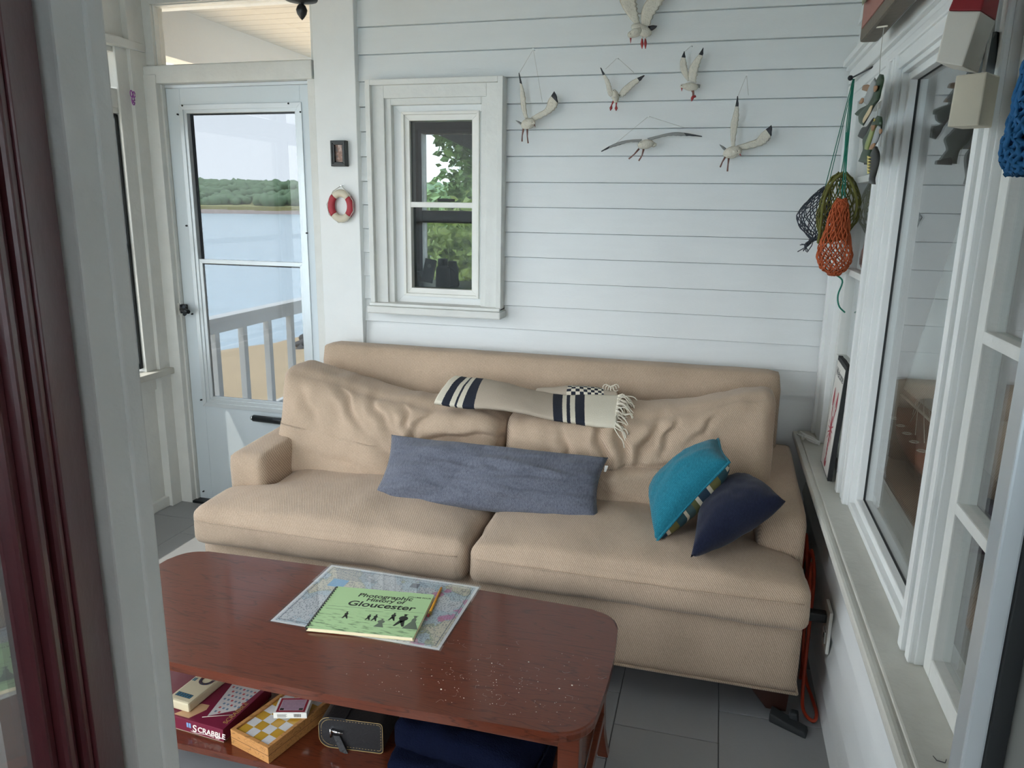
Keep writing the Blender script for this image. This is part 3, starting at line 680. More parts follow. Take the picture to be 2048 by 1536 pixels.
def cloth(FR, BK, th, rise, nv=14):
    bm = NB(); rows = []; uvl = bm.loops.layers.uv.new('UVMap')
    for i, (a, b) in enumerate(zip(FR, BK)):
        row = []
        for j in range(nv+1):
            v = j/nv; p = a.lerp(b, v)+Vector((0, -.018, .02)).normalized()*rise*math.sin(PI*min(1, v*1.0))**.7
            p += Vector((0, 0, 1))*.004*fbm(Vector((i*.12, v*2, 0)), 1); row.append(p)
        rows.append(row)
    top = [[bm.verts.new(p) for p in r] for r in rows]; bot = [[bm.verts.new(p+Vector((0, .012, -th*(.25+.75*math.sin(PI*j/nv))))) for j, p in enumerate(r)] for r in rows]
    def F(vs, us):
        f = bm.faces.new(vs); f.smooth = True
        for l, u in zip(f.loops, us): l[uvl].uv = u
    N = len(rows)-1
    for i in range(N):
        for j in range(nv):
            us = ((i/N, j/nv), ((i+1)/N, j/nv), ((i+1)/N, (j+1)/nv), (i/N, (j+1)/nv))
            F((top[i][j], top[i+1][j], top[i+1][j+1], top[i][j+1]), us); F((bot[i][j], bot[i][j+1], bot[i+1][j+1], bot[i+1][j]), (us[0], us[3], us[2], us[1]))
        for j in (0, nv): F((top[i][j], top[i+1][j], bot[i+1][j], bot[i][j]), ((i/N, 0), ((i+1)/N, 0), ((i+1)/N, 0), (i/N, 0)))
    for i in (0, N):
        for j in range(nv): F((top[i][j], top[i][j+1], bot[i][j+1], bot[i][j]), ((i/N*.99, 0),)*4)
    return bm
bl = finish('throw_blanket', cloth(FR, BK, .045, .020), 'blanket_cloth', None, origin=PY(1000, 815, 2.62)); tag(bl, 'folded cream throw blanket with navy stripes and fringe over the back cushions', 'blanket')
FR2 = spline([PY(x, y, 2.80) for x, y in ((1070, 786), (1110, 789), (1160, 791), (1200, 793), (1236, 793))], 40); BK2 = spline([PY(x, y, 2.88) for x, y in ((1078, 780), (1120, 773), (1160, 771), (1200, 776), (1232, 785))], 40)
k = NT('blanket_weave'); k.b.inputs['Roughness'].default_value = 1
uvn = k.n('TexCoord'); sp = k.n('SeparateXYZ'); k.l(uvn.outputs['UV'], sp.inputs[0])
ck = k.n('TexChecker', i={'Scale': 1, 'Color1': NV, 'Color2': CR}); mp = k.n('Mapping'); mp.inputs['Scale'].default_value = (22, 5, 1); k.l(uvn.outputs['UV'], mp.inputs[0]); k.l(mp.outputs[0], ck.inputs[0])
rr = k.n('ValToRGB'); rr.color_ramp.interpolation = 'CONSTANT'; els = rr.color_ramp.elements; els[0].color = (0, 0, 0, 1); els[1].position = .36; els[1].color = (1, 1, 1, 1); e = els.new(.8); e.color = (0, 0, 0, 1)
k.l(sp.outputs['X'], rr.inputs[0]); mx = k.n('MixRGB'); mx.inputs[1].default_value = BG; k.l(rr.outputs[0], mx.inputs[0]); k.l(ck.outputs[0], mx.inputs[2]); k.l(mx.outputs[0], k.b.inputs['Base Color'])
finish('back_fold', cloth(FR2, BK2, .03, .018, 8), 'blanket_weave', bl)
bm = NB()
for i in range(46):
    t = i/45; a = FR[-1].lerp(BK[-1], t)+Vector((0, -.006, .022*math.sin(PI*t)))
    d = Vector((random.uniform(.03, .07), random.uniform(-.03, .02), random.uniform(-.035, .004)-.02*(1-t))); w_ = Vector((0, random.uniform(-.01, .01), random.uniform(-.012, .015)))
    tube(bm, spline([a-Vector((.006, 0, 0)), a+d*.4+w_, a+d*.8-w_*.5, a+d+Vector((.0, 0, -.012))], 8), .0021, 5)
for i in range(5):
    a = PY(1212+i*5, 782-abs(i-2)*2, 2.84); tube(bm, [a+Vector((.012*math.cos(q*.7), -.004, .014*math.sin(q*.7)+.006)) for q in range(9)], .002, 5)
finish('fringe', bm, 'cream', bl, kind='stuff')

# ================================================================== COFFEE TABLE
TX, TY, TZ = -.888, 1.63, .44
ct = thing('coffee_table', 'low reddish-brown wooden coffee table with rounded top and lower shelf', 'table', (TX, TY, 0))
def boat(hx, hy, r, n=8, bow=.018, bowx=.008):
    pts = []
    for cx, cy, a0 in ((hx-r, hy-r, 0), (-hx+r, hy-r, PI/2), (-hx+r, -hy+r, PI), (hx-r, -hy+r, 1.5*PI)):
        for i in range(n+1):
            a = a0+PI/2*i/n; pts.append([cx+r*math.cos(a), cy+r*math.sin(a)])
        if a0 in (0, PI):      # long edges bow outwards
            s = 1 if a0 == 0 else -1
            for i in range(1, 16): t = i/16; pts.append([s*(hx-r)*(1-2*t), s*(hy+bow*math.sin(PI*t))])
        else:
            s = -1 if a0 == PI/2 else 1
            for i in range(1, 8): t = i/8; pts.append([s*(hx+bowx*math.sin(PI*t)), s*(hy-r)*(2*t-1) if s > 0 else (hy-r)*(1-2*t)])
    return pts
MT = Matrix.Translation((TX, TY, 0))
bm = NB(); prism(bm, boat(.706, .264, .085), TZ-.024, TZ, bev=.006, M=MT)
finish('table_top', bm, 'table_wood', ct)
bm = NB(); prism(bm, boat(.66, .225, .02, bow=0, bowx=0), .142, .16, bev=.003, M=MT); finish('shelf', bm, 'table_wood', ct)
for sx in (-1, 1):
    bm = NB(); box(bm, TX+sx*.665-.009, TX+sx*.665+.009, TY-.20, TY+.20, .36, TZ-.024, .002); finish('apron', bm, 'table_wood', ct)
    bm = NB(); box(bm, TX+sx*.672-.008, TX+sx*.672+.008, TY-.20, TY+.20, .135, .165, .002); finish('shelf_rail', bm, 'table_wood', ct)
for sy in (-1, 1):
    bm = NB(); box(bm, TX-.64, TX+.64, TY+sy*.215-.009, TY+sy*.215+.009, .375, TZ-.024, .002); finish('apron', bm, 'table_wood', ct)
for sx in (-1, 1):
    for sy in (-1, 1):
        bm = NB(); rings = []
        for z, o, h in ((TZ-.024, 0, .024), (.3, 0, .023), (.18, .003, .021), (.09, .012, .018), (.03, .028, .016), (0, .038, .015)):
            x, y = TX+sx*(.655+o*.6), TY+sy*(.215+o*.7); rings.append([bm.verts.new((x+a*h, y+b*h, z)) for a, b in ((-1, -1), (1, -1), (1, 1), (-1, 1))])
        for a, b in zip(rings, rings[1:]):
            for j in range(4): bm.faces.new((a[j], a[(j+1) % 4], b[(j+1) % 4], b[j]))
        bm.faces.new(rings[0]); bm.faces.new(rings[-1])
        bmesh.ops.bevel(bm, geom=[e for e in bm.edges], offset=.002, segments=1, affect='EDGES')
        finish('leg', bm, 'table_wood', ct)
# crumbs and lint on the right half of the top
bm = NB()
for i in range(190):
    if i < 60: x, y = random.gauss(-.42, .10), random.gauss(1.50, .055)
    else: x, y = random.uniform(-.8, -.22), random.uniform(1.39, 1.66)
    r = random.uniform(.0003, .0008)*(2.6 if random.random() < .06 else 1)
    if abs(y-TY) < .25 and x < -.2: ellips(bm, (x, y, TZ+r*.6), r*1.4, r, r*.7, None, 5, 3)
finish('crumbs', bm, 'cream', ct, kind='stuff', label='pale crumbs scattered over the right half of the table top')
bm = NB()
for i in range(34):
    x, y = random.gauss(-.44, .13), random.gauss(1.53, .07); a = random.uniform(0, 6.3); l = random.uniform(.006, .022)
    if abs(y-TY) < .25 and -.9 < x < -.2: tube(bm, spline([(x, y, TZ+.0006), (x+l*.5*math.cos(a), y+l*.5*math.sin(a), TZ+.0012), (x+l*math.cos(a+.9), y+l*math.sin(a+.9), TZ+.0006)], 4), .0001, 3)
finish('lint', bm, 'string', ct, kind='stuff')

# ---- laminated chart
zt = TZ+.0005
mp_ = thing('nautical_chart', 'laminated nautical chart lying flat under the green book', 'chart', (-.845, 1.752, zt))
k = NT('chart_print'); k.b.inputs['Roughness'].default_value = .35
c = k.n('TexCoord'); co = c.outputs['Object']
n1 = k.n('TexNoise', i={'Scale': 5.5, 'Detail': 4}); k.l(co, n1.inputs['Vector'])
rr = k.n('ValToRGB'); els = rr.color_ramp.elements; rr.color_ramp.interpolation = 'CONSTANT'
els[0].position = 0; els[0].color = lin(206, 210, 212); els[1].position = .48; els[1].color = lin(186, 202, 210)
e = els.new(.545); e.color = lin(180, 186, 160); e = els.new(.56); e.color = lin(214, 208, 186)
k.l(n1.outputs['Fac'], rr.inputs[0])
sp = k.n('SeparateXYZ'); k.l(co, sp.inputs[0])
# soundings: fine dotted figures
vo = k.n('TexVoronoi', i={'Scale': 130, 'Randomness': .6}); k.l(co, vo.inputs['Vector'])
lt = k.n('Math', operation='LESS_THAN', i={1: .28}); k.l(vo.outputs['Distance'], lt.inputs[0])
m1 = k.n('MixRGB'); k.l(rr.outputs[0], m1.inputs[1]); m1.inputs[2].default_value = lin(120, 130, 140)
lm = k.n('Math', operation='MULTIPLY', i={1: .8}); k.l(lt.outputs[0], lm.inputs[0]); k.l(lm.outputs[0], m1.inputs[0])
# contour lines
n2 = k.n('TexNoise', i={'Scale': 7, 'Detail': 5}); k.l(co, n2.inputs['Vector']); sc = k.n('Math', operation='MULTIPLY', i={1: 22}); k.l(n2.outputs['Fac'], sc.inputs[0]); fr = k.n('Math', operation='FRACT'); k.l(sc.outputs[0], fr.inputs[0])
l2 = k.n('Math', operation='LESS_THAN', i={1: .12}); k.l(fr.outputs[0], l2.inputs[0]); l3 = k.n('Math', operation='MULTIPLY', i={1: .55}); k.l(l2.outputs[0], l3.inputs[0])
m2 = k.n('MixRGB'); k.l(l3.outputs[0], m2.inputs[0]); k.l(m1.outputs[0], m2.inputs[1]); m2.inputs[2].default_value = lin(110, 112, 118)
# magenta notes
n4 = k.n('TexNoise', i={'Scale': 16, 'Detail': 3}); mp = k.n('Mapping'); mp.inputs['Location'].default_value = (3, 1, 0); k.l(co, mp.inputs[0]); k.l(mp.outputs[0], n4.inputs['Vector'])
g4 = k.n('Math', operation='GREATER_THAN', i={1: .62}); k.l(n4.outputs['Fac'], g4.inputs[0]); rx = k.n('Math', operation='GREATER_THAN', i={1: .05}); k.l(sp.outputs['X'], rx.inputs[0]); gm = k.n('Math', operation='MULTIPLY'); k.l(g4.outputs[0], gm.inputs[0]); k.l(rx.outputs[0], gm.inputs[1])
g5 = k.n('Math', operation='MULTIPLY', i={1: .6}); k.l(gm.outputs[0], g5.inputs[0])
m3 = k.n('MixRGB'); k.l(g5.outputs[0], m3.inputs[0]); k.l(m2.outputs[0], m3.inputs[1]); m3.inputs[2].default_value = lin(206, 90, 150); k.l(m3.outputs[0], k.b.inputs['Base Color'])
x0, x1, yy0, yy1 = -1.085, -.604, 1.585, 1.921
finish('laminate', B(x0, x1, yy0, yy1, zt, zt+.0006), 'paper_white', mp_)
finish('sheet', B(x0+.008, x1-.008, yy0+.008, yy1-.008, zt+.0006, zt+.0012), 'chart_print', mp_)
finish('title_panel', B(-1.035, -.985, 1.80, 1.845, zt+.0012, zt+.0015), mat('chart_blue', lin(120, 176, 214), .5), mp_)
bm = NB()
for i in range(9): box(bm, -1.06+.004*i, -.90-random.uniform(0, .05), 1.902-.0068*i, 1.9045-.0068*i, zt+.0012, zt+.0015)
finish('printed_note', bm, mat('print_grey', lin(120, 126, 136), .7), mp_)
bm = NB(); yframe_ = [(x0+.014, x1-.014, yy0+.014, yy0+.016), (x0+.014, x1-.014, yy1-.016, yy1-.014), (x0+.014, x0+.016, yy0+.014, yy1-.014), (x1-.016, x1-.014, yy0+.014, yy1-.014)]
for q in yframe_: box(bm, q[0], q[1], q[2], q[3], zt+.0012, zt+.0015)
finish('printed_border', bm, 'print_grey', mp_)
bm = NB(); box(bm, -.80, -.775, 1.86, 1.885, zt+.0012, zt+.0015); finish('printed_inset', bm, 'print_grey', mp_)
finish('film', B(x0-.006, x1+.006, yy0-.006, yy1+.006, zt+.0016, zt+.0018), 'film', mp_)

# ---- green spiral book
zb = zt+.002
bTL, bTR, bBR, bBL = [PZ(x, y, zb+.010) for x, y in ((672, 1170), (868, 1190), (830, 1275), (612, 1258))]
ex = ((bTR-bTL)+(bBR-bBL)).normalized(); ex.z = 0; ex.normalize(); eyv = Vector((-ex.y, ex.x, 0))
bw_, bh_ = .289, .222; bc = (bTL+bTR+bBR+bBL)/4; MB_ = frame4((bc.x, bc.y, zb), ex, eyv)
bk = thing('spiral_book', 'green comb-bound history book lying on the chart', 'book', (bc.x, bc.y, zb))
def lb(x0, x1, y0, y1, z0, z1, bev=0): q = B(x0, x1, y0, y1, z0, z1, bev=bev); q.transform(MB_); return q
hw, hh = bw_/2, bh_/2
finish('pages', lb(-hw+.004, hw-.003, -hh+.002, hh-.002, .0008, .0092, .0006), 'paper_cream', bk)
finish('back_cover', lb(-hw, hw, -hh, hh, 0, .0008), 'paper_cream', bk)
k = NT('cover_green'); k.b.inputs['Roughness'].default_value = .5
c = k.n('TexCoord'); mp = k.n('Mapping'); mp.inputs['Scale'].default_value = (14, 60, 1); mp.inputs['Rotation'].default_value = (0, 0, -.1); k.l(c.outputs['Object'], mp.inputs[0]); n1 = k.n('TexNoise', i={'Scale': 2.2, 'Detail': 5}); k.l(mp.outputs[0], n1.inputs['Vector'])
sp = k.n('SeparateXYZ'); k.l(c.outputs['Object'], sp.inputs[0]); mr = k.n('MapRange', i={1: .02, 2: -.11, 3: 0, 4: .9}); k.l(sp.outputs['Y'], mr.inputs[0])
rr = k.n('ValToRGB'); els = rr.color_ramp.elements; els[0].position = .52; els[0].color = (0, 0, 0, 1); els[1].position = .66; els[1].color = (1, 1, 1, 1); k.l(n1.outputs['Fac'], rr.inputs[0])
mm = k.n('Math', operation='MULTIPLY'); k.l(rr.outputs[0], mm.inputs[0]); k.l(mr.outputs[0], mm.inputs[1])
mx = k.n('MixRGB'); k.l(mm.outputs[0], mx.inputs[0]); mx.inputs[1].default_value = lin(166, 198, 146); mx.inputs[2].default_value = lin(70, 92, 66); k.l(mx.outputs[0], k.b.inputs['Base Color'])
cv = finish('front_cover', lb(-hw, hw, -hh, hh, .0092, .0101), 'cover_green', bk)
mat('ink', lin(28, 34, 28), .6); mat('ink_grey', lin(92, 104, 88), .6)
def tx(s, size, x, y, off=0, shear=0, sx=1, nm='cover_lettering', m='ink', align='CENTER', sp_=1):
    M = MB_ @ Matrix.Translation((x, y, .0102)); finish(nm, text_bm(s, size, M, .0001, shear, off, sx, align, sp_), m, bk)
tx('Photographic', .027, .012, .066, .0005, .12, 1.1); tx('History of', .024, .018, .046, .0005, .12, 1.1); tx('Gloucester', .036, .014, .016, .0007, .12, 1.18)
tx('VOLUME FOUR', .0085, .108, .084, .0001, 0, 1.15, 'volume_lettering')
bm = NB()   # printed beach scene: horizon and dark figures
def fig(x, y, h, lean=0, w=.34, skirt=0, m=0):
    def e(cx, cy, rx, ry):
        n = 12; vs = [bm.verts.new(MB_@Vector((x+cx*h+lean*cy*h+rx*h*math.cos(6.283*i/n), y+cy*h+ry*h*math.sin(6.283*i/n), .01035))) for i in range(n)]; bm.faces.new(vs).material_index = m
    e(0, .93, .07, .08); e(0, 1.0, .12, .025); e(0, .66, w*.5, .2)
    if skirt: 
        vs = [bm.verts.new(MB_@Vector((x+q[0]*h, y+q[1]*h, .0103))) for q in ((-.34, 0), (.34, 0), (.1, .55), (-.1, .55))]; bm.faces.new(vs).material_index = m
    else:
        for s in (-1, 1):
            vs = [bm.verts.new(MB_@Vector((x+q[0]*h+lean*q[1]*h, y+q[1]*h, .0103))) for q in ((s*.2-.05, 0), (s*.2+.05, 0), (.12, .5), (-.12, .5))]; bm.faces.new(vs).material_index = m
fig(-.062, -.052, .034, -.1, .3); fig(.000, -.050, .028); fig(.018, -.052, .032); fig(.064, -.042, .038); fig(.090, -.066, .060, .1, .42)
bm2 = bm; finish('printed_figures', bm, 'ink', bk, kind='stuff')
bm = NB(); fig(.124, -.074, .064, 0, .2, 1); finish('printed_lady', bm, 'ink_grey', bk)
bm = NB(); fig(.018, .0, .01); bm.free(); bm = NB(); fig(.040, -.078, .04, 0, .5, 1); finish('printed_cart', bm, 'ink_grey', bk)
bm = NB()
for (a, b, y) in ((-.13, -.01, .004), (-.02, .03, -.006), (.03, .14, .006), (-.13, -.08, -.012)):
    vs = [bm.verts.new(MB_@Vector(q)) for q in ((a, y, .0103), (b, y+.002, .0103), (b, y+.003, .0103), (a, y+.0012, .0103))]; bm.faces.new(vs)
finish('printed_horizon', bm, 'ink_grey', bk)
bm = NB()
for i in range(19):
    y = -hh+.008+i*(2*hh-.016)/18
    pts = [MB_@Vector((-hw+.004-.008*math.sin(a), y, .005+.0068*math.cos(a)*1.0)) for a in [q*.36 for q in range(10)]]
    tube(bm, pts, .0022, 6)
finish('comb_binding', bm, 'black', bk)
pc = thing('pencil', 'yellow pencil lying on the chart beside the green book', 'pencil', PZ(868, 1206, zt+.004))
a, b = PZ(884, 1173, zt+.0058), PZ(856, 1232, zt+.0058); d = (b-a).normalized()
bm = NB(); tube(bm, [a+d*.012, b-d*.02], .0036, 6); finish('shaft', bm, mat('pencil_yellow', lin(214, 150, 40), .4), pc)
bm = NB(); tube(bm, [a, a+d*.012], [.0006, .0036], 8); finish('tip', bm, 'chess_wood', pc)
bm = NB(); tube(bm, [b-d*.02, b-d*.008], .0038, 10); finish('ferrule', bm, mat('brass', lin(150, 130, 60), .35, metal=.7), pc)
bm = NB(); tube(bm, [b-d*.008, b], .0035, 10); finish('eraser', bm, mat('eraser_red', lin(120, 40, 40), .8), pc)

# ---- things on the shelf
zs = .1605
def obox_frame(pl, pr, z):
    pl, pr = Vector((pl.x, pl.y, z)), Vector((pr.x, pr.y, z)); x = (pr-pl).normalized(); return frame4(pl, x, Vector((-x.y, x.x, 0))), (pr-pl).length
# word-game box
R_ = PZ(448, 1487, zs); M1 = frame4((R_.x, R_.y, zs), (1, .0, 0), (0, 1, 0)); M1 = M1 @ Matrix.Rotation(math.radians(-4), 4, 'Z')
gx = thing('board_game_box', 'flat maroon word-game box on the table shelf', 'game box', (R_.x-.2, R_.y+.1, zs))
mat('maroon_card', lin(112, 26, 52), .45, .08, 20); mat('maroon_top', lin(120, 58, 66), .35, .12, 12); mat('card_edge', lin(190, 176, 150), .8); mat('logo_white', lin(236, 230, 220), .5)
def mbox(M, x0, x1, y0, y1, z0, z1, bev=0): q = B(x0, x1, y0, y1, z0, z1, bev=bev); q.transform(M); return q
GL, GD, GH = .40, .20, .041
finish('tray', mbox(M1, -GL+.003, -.003, .003, GD-.003, 0, .02), 'card_edge', gx)
lid = finish('lid', mbox(M1, -GL, 0, 0, GD, .004, GH, .0012), 'maroon_card', gx)
TXM = M1 @ Matrix.Rotation(PI/2, 4, 'X')
def front_text(s, size, x, z, **kw): return text_bm(s, size, TXM @ Matrix.Translation((x, z, .0003)), .0002, **kw)
finish('lettering', front_text('S', .030, -.100, .010, shear=.12, off=.0004), 'logo_white', gx)
finish('lettering', front_text('CRABBLE', .022, -.083, .013, shear=.12, off=.0004, sx=.98), 'logo_white', gx)
bm = NB(); tube(bm, [M1@Vector((x, -.0006, .010+.002*math.sin(x*90))) for x in [-.105+.003*i for i in range(26)]], .0006, 4); finish('flourish', bm, 'logo_white', gx)
bm = NB(); [addb(bm, mbox(M1, -.026, -.008-.003*i, -.0004, 0, .014-.003*i, .0152-.003*i)) for i in range(3)]; finish('small_print', bm, 'logo_white', gx)
SM = M1 @ Matrix.Rotation(PI/2, 4, 'Z') @ Matrix.Rotation(PI/2, 4, 'X')
finish('lettering', text_bm('SCRABBLE', .020, M1@Matrix.Translation((-.006, .02, GH+.0003))@Matrix.Rotation(PI/2, 4, 'Z'), .0001, shear=.12), mat('gold_print', lin(176, 140, 80), .5), gx)
# lid picture: playing board, wooden rack of tiles, hand
poly = [M1@Vector((x, y, GH+.0002)) for x, y in ((-.075, .03), (-.02, .075), (-.012, .19), (-.11, .19))]
bm = NB(); bm.faces.new([bm.verts.new(p) for p in poly]); bp_ = finish('printed_board', bm, mat('board_print', lin(196, 190, 186), .4), gx)
bm = NB(); bm3 = NB()
for i in range(9):
    for j in range(8):
        x, y = -.095+.012*i+.004*j*0, .05+.017*j
        if y > .03+(x+.075)*.82+.006 and x > -.075-.22*(y-.03)+.006 and x < -.018: addb(bm if (i+j) % 3 else bm3, mbox(M1, x, x+.006, y, y+.007, GH+.0003, GH+.0005))
finish('printed_squares', bm, mat('sq_blue', lin(110, 130, 150), .5), gx, kind='stuff'); finish('printed_squares', bm3, mat('sq_red', lin(180, 80, 84), .5), gx, kind='stuff')
bm = NB(); a, b = M1@Vector((-.085, .022, GH+.0009)), M1@Vector((-.016, .058, GH+.0009)); tube(bm, [a, b], .004, 4); bm.transform(Matrix.Translation((0, 0, GH+.16)) @ Matrix.Diagonal((1, 1, .12, 1)) @ Matrix.Translation((0, 0, -GH-.16))); finish('printed_rack', bm, 'cream', gx)
poly = [M1@Vector((x, y, GH+.0002)) for x, y in ((-.165, .006), (-.115, .006), (-.095, .05), (-.10, .068), (-.125, .066), (-.14, .045))]
bm = NB(); bm.faces.new([bm.verts.new(p) for p in poly]); finish('printed_hand', bm, mat('skin_print', lin(190, 150, 112), .5), gx)
poly = [M1@Vector((x, y, GH+.00015)) for x, y in ((-.39, .02), (-.19, .02), (-.14, .19), (-.39, .19))]
bm = NB(); bm.faces.new([bm.verts.new(p) for p in poly]); finish('printed_panel', bm, 'maroon_top', gx)
bm = NB(); [addb(bm, mbox(M1, -.118+.008*i, -.112+.008*i, -.0004, 0, .018, .032)) for i in range(2)]; finish('maker_mark', bm, mat('mark_blue', lin(120, 160, 200), .5), gx)
# cream peg-game box on the lid
M2 = frame4(PZ(378, 1427, zs+GH), (1, .05, 0), (0, 1, 0)) @ Matrix.Rotation(math.radians(-8), 4, 'Z')
M2.translation.z = zs+GH+.0008
pg = thing('peg_game_box', 'small cream box printed with coloured pegs on top of the maroon game box', 'game box', M2.translation)
finish('body', mbox(M2, -.072, 0, 0, .17, 0, .028, .006), mat('cream_card', lin(212, 200, 168), .45), pg)
bm = NB(); bmr = NB(); bmt = NB()
addb(bmt, mbox(M2, -.062, -.012, .018, .034, .0281, .0284))
for i in range(6):
    for j in range(2): addb(bm, mbox(M2, -.060+.0085*i, -.0555+.0085*i, .020+.007*j, .0245+.007*j, .0284, .0288))
for i in range(22):
    a = PI*i/21; addb(bmr if i % 2 else bm, mbox(M2 @ Matrix.Translation((-.026, .10, 0)) @ Matrix.Rotation(-a, 4, 'Z'), .013, .022, -.002, .002, .0284, .0288))
for i in range(12):
    for s in (-1, 1): addb(bm if i % 2 else bmr, mbox(M2, -.026+s*.0175-.0045, -.026+s*.0175+.0045, .10+.0055*i, .104+.0055*i, .0284, .0288))
for i in range(3):
    for j in range(2): addb(bm, mbox(M2, -.066+.006*j, -.062+.006*j, .085+.02*i, .098+.02*i, .0284, .0288))
finish('printed_pegs', bm, mat('peg_teal', lin(58, 120, 140), .5), pg, kind='stuff'); finish('printed_pegs', bmr, mat('peg_red', lin(150, 74, 74), .5), pg, kind='stuff'); finish('printed_row', bmt, mat('peg_dark', lin(60, 70, 84), .5), pg)
# wooden chess box
A_, B_ = PZ(463, 1489, zs), PZ(543, 1525, zs); M3_, cw = obox_frame(A_, B_, zs)
M3_ = M3_ @ Matrix.Rotation(math.radians(-3), 4, 'Z'); cw = .137; CD, CH = .26, .046
cb = thing('chess_box', 'folding wooden chess box with a yellow and white checkered top', 'chess box', M3_@Vector((cw/2, CD/2, 0)))
finish('body', mbox(M3_, 0, cw, 0, CD, 0, CH-.006, .0015), 'chess_wood', cb)
bm = NB()
for q in ((0, cw, 0, .010), (0, cw, CD-.010, CD), (0, .010, .01, CD-.01), (cw-.010, cw, .01, CD-.01)): addb(bm, mbox(M3_, q[0], q[1], q[2], q[3], CH-.006, CH, .001))
finish('rim', bm, 'chess_wood', cb)
finish('seam', mbox(M3_, -.0003, cw+.0003, -.0003, CD+.0003, CH*.5, CH*.5+.0008), 'dark_wood', cb)
for n_, c_ in (('square_white', lin(206, 204, 202)), ('square_yellow', lin(190, 146, 52)), ('square_brown', lin(150, 96, 44))): mat(n_, c_, .3, .12, 40)
sw = (cw-.024)/4
for i in range(4):
    for j in range(8):
        finish('chess_square', mbox(M3_, .012+sw*i, .012+sw*(i+1)-.0004, .012+.0295*j, .012+.0295*(j+1)-.0004, CH-.0062, CH-.0048), 'square_white' if (i+j) % 2 else ('square_brown' if (i*3+j) % 4 == 1 else 'square_yellow'), cb)
# card deck
C0, C1 = PZ(547, 1437, zs+CH), PZ(618, 1437, zs+CH); M4, dw = obox_frame(C0, C1, zs+CH+.0003); dw = .088
cdk = thing('card_deck', 'boxed deck of playing cards lying on the chess box', 'card box', M4@Vector((dw/2, .03, 0)))
finish('carton', mbox(M4, 0, dw, 0, .063, 0, .017, .0008), 'white_plastic', cdk)
bm = NB()
for q in ((.006, dw-.006, .003, .009), (.006, dw-.006, .054, .060), (.006, .012, .009, .054), (dw-.012, dw-.006, .009, .054)): addb(bm, mbox(M4, q[0], q[1], q[2], q[3], .017, .0173))
finish('printed_border', bm, mat('card_red', lin(148, 36, 56), .45), cdk)
finish('printed_back', mbox(M4, .013, dw-.013, .010, .053, .017, .0173), mat('card_lilac', lin(170, 140, 156), .45, .2, 160), cdk)
bm = NB(); [addb(bm, mbox(M4, x, x+.010, .011, .018, .0173, .0175)) for x in (.014, dw-.024)]; finish('printed_corner', bm, 'ink', cdk, kind='stuff')
bm = NB(); [addb(bm, mbox(M4, dw-.034+.0016*i, dw-.0332+.0016*i, -.0003, 0, .004, .013)) for i in range(12)]; [addb(bm, mbox(M4, .010, .036-.003*(i % 2), -.0003, 0, .0115-.0026*i, .0125-.0026*i)) for i in range(4)]; finish('barcode', bm, 'ink', cdk)
# binocular case
A_, B_ = PZ(645, 1492, zs), PZ(770, 1508, zs); M5, kw = obox_frame(A_, B_, zs)
M5 = M5 @ Matrix.Translation((-.008, 0, 0)); kw = .172; KD, KH = .15, .088
bc_ = thing('binocular_case', 'black leather case with chrome clasp on the table shelf', 'case', M5@Vector((kw/2, KD/2, 0)))
def rrect(w, h, r, rl, n=6):
    pts = []
    for cx, cy, a0, rr_ in ((w-r, h-r, 0, r), (rl, h-rl, PI/2, rl), (rl, rl, PI, rl), (w-r, r, 1.5*PI, r)):
        for i in range(n+1): a = a0+PI/2*i/n; pts.append((cx+rr_*math.cos(a), cy+rr_*math.sin(a)))
    return pts
MK = M5 @ Matrix.Rotation(PI/2, 4, 'X')
bm = NB(); prism(bm, rrect(kw, KH, .010, .03), -KD, 0, bev=.003, M=MK); finish('body', bm, 'leather_black', bc_)
bm = NB(); tube(bm, [MK@Vector((x, y, .0006)) for x, y in rrect(kw, KH, .010, .03)], .0008, 5, closed=True); finish('edge_binding', bm, 'thread', bc_)
bm = NB(); pth = [MK@Vector((x*.93+.007, y*.86+.007, .0005)) for x, y in rrect(kw, KH, .008, .03, 10)]
for i in range(0, len(pth)): 
    a, b = pth[i], pth[(i+1) % len(pth)]
    n_ = max(1, int((b-a).length/.004))
    for q in range(n_):
        if q % 2 == 0: tube(bm, [a.lerp(b, q/n_), a.lerp(b, (q+.9)/n_)], .0006, 4)
finish('stitching', bm, 'thread', bc_)
finish('flap', mbox(M5, .03, .075, -.002, .06, KH-.001, KH+.003, .001), 'leather_black', bc_)
bm = NB(); tube(bm, [MK@Vector((.035, .052, .004)), MK@Vector((.068, .050, .005))], [.0045, .0032], 8); tube(bm, [MK@Vector((.034, .058, .004)), MK@Vector((.034, .034, .004))], .003, 8); finish('clasp', bm, 'chrome', bc_)
bm = NB(); hexa(bm, [MK@Vector(q) for q in ((.040, .04, .001), (.058, .040, .001), (.085, -.006, .012), (.062, .002, .012), (.040, .04, .005), (.058, .040, .005), (.085, -.004, .016), (.062, .004, .016))]); finish('strap', bm, 'leather_black', bc_)
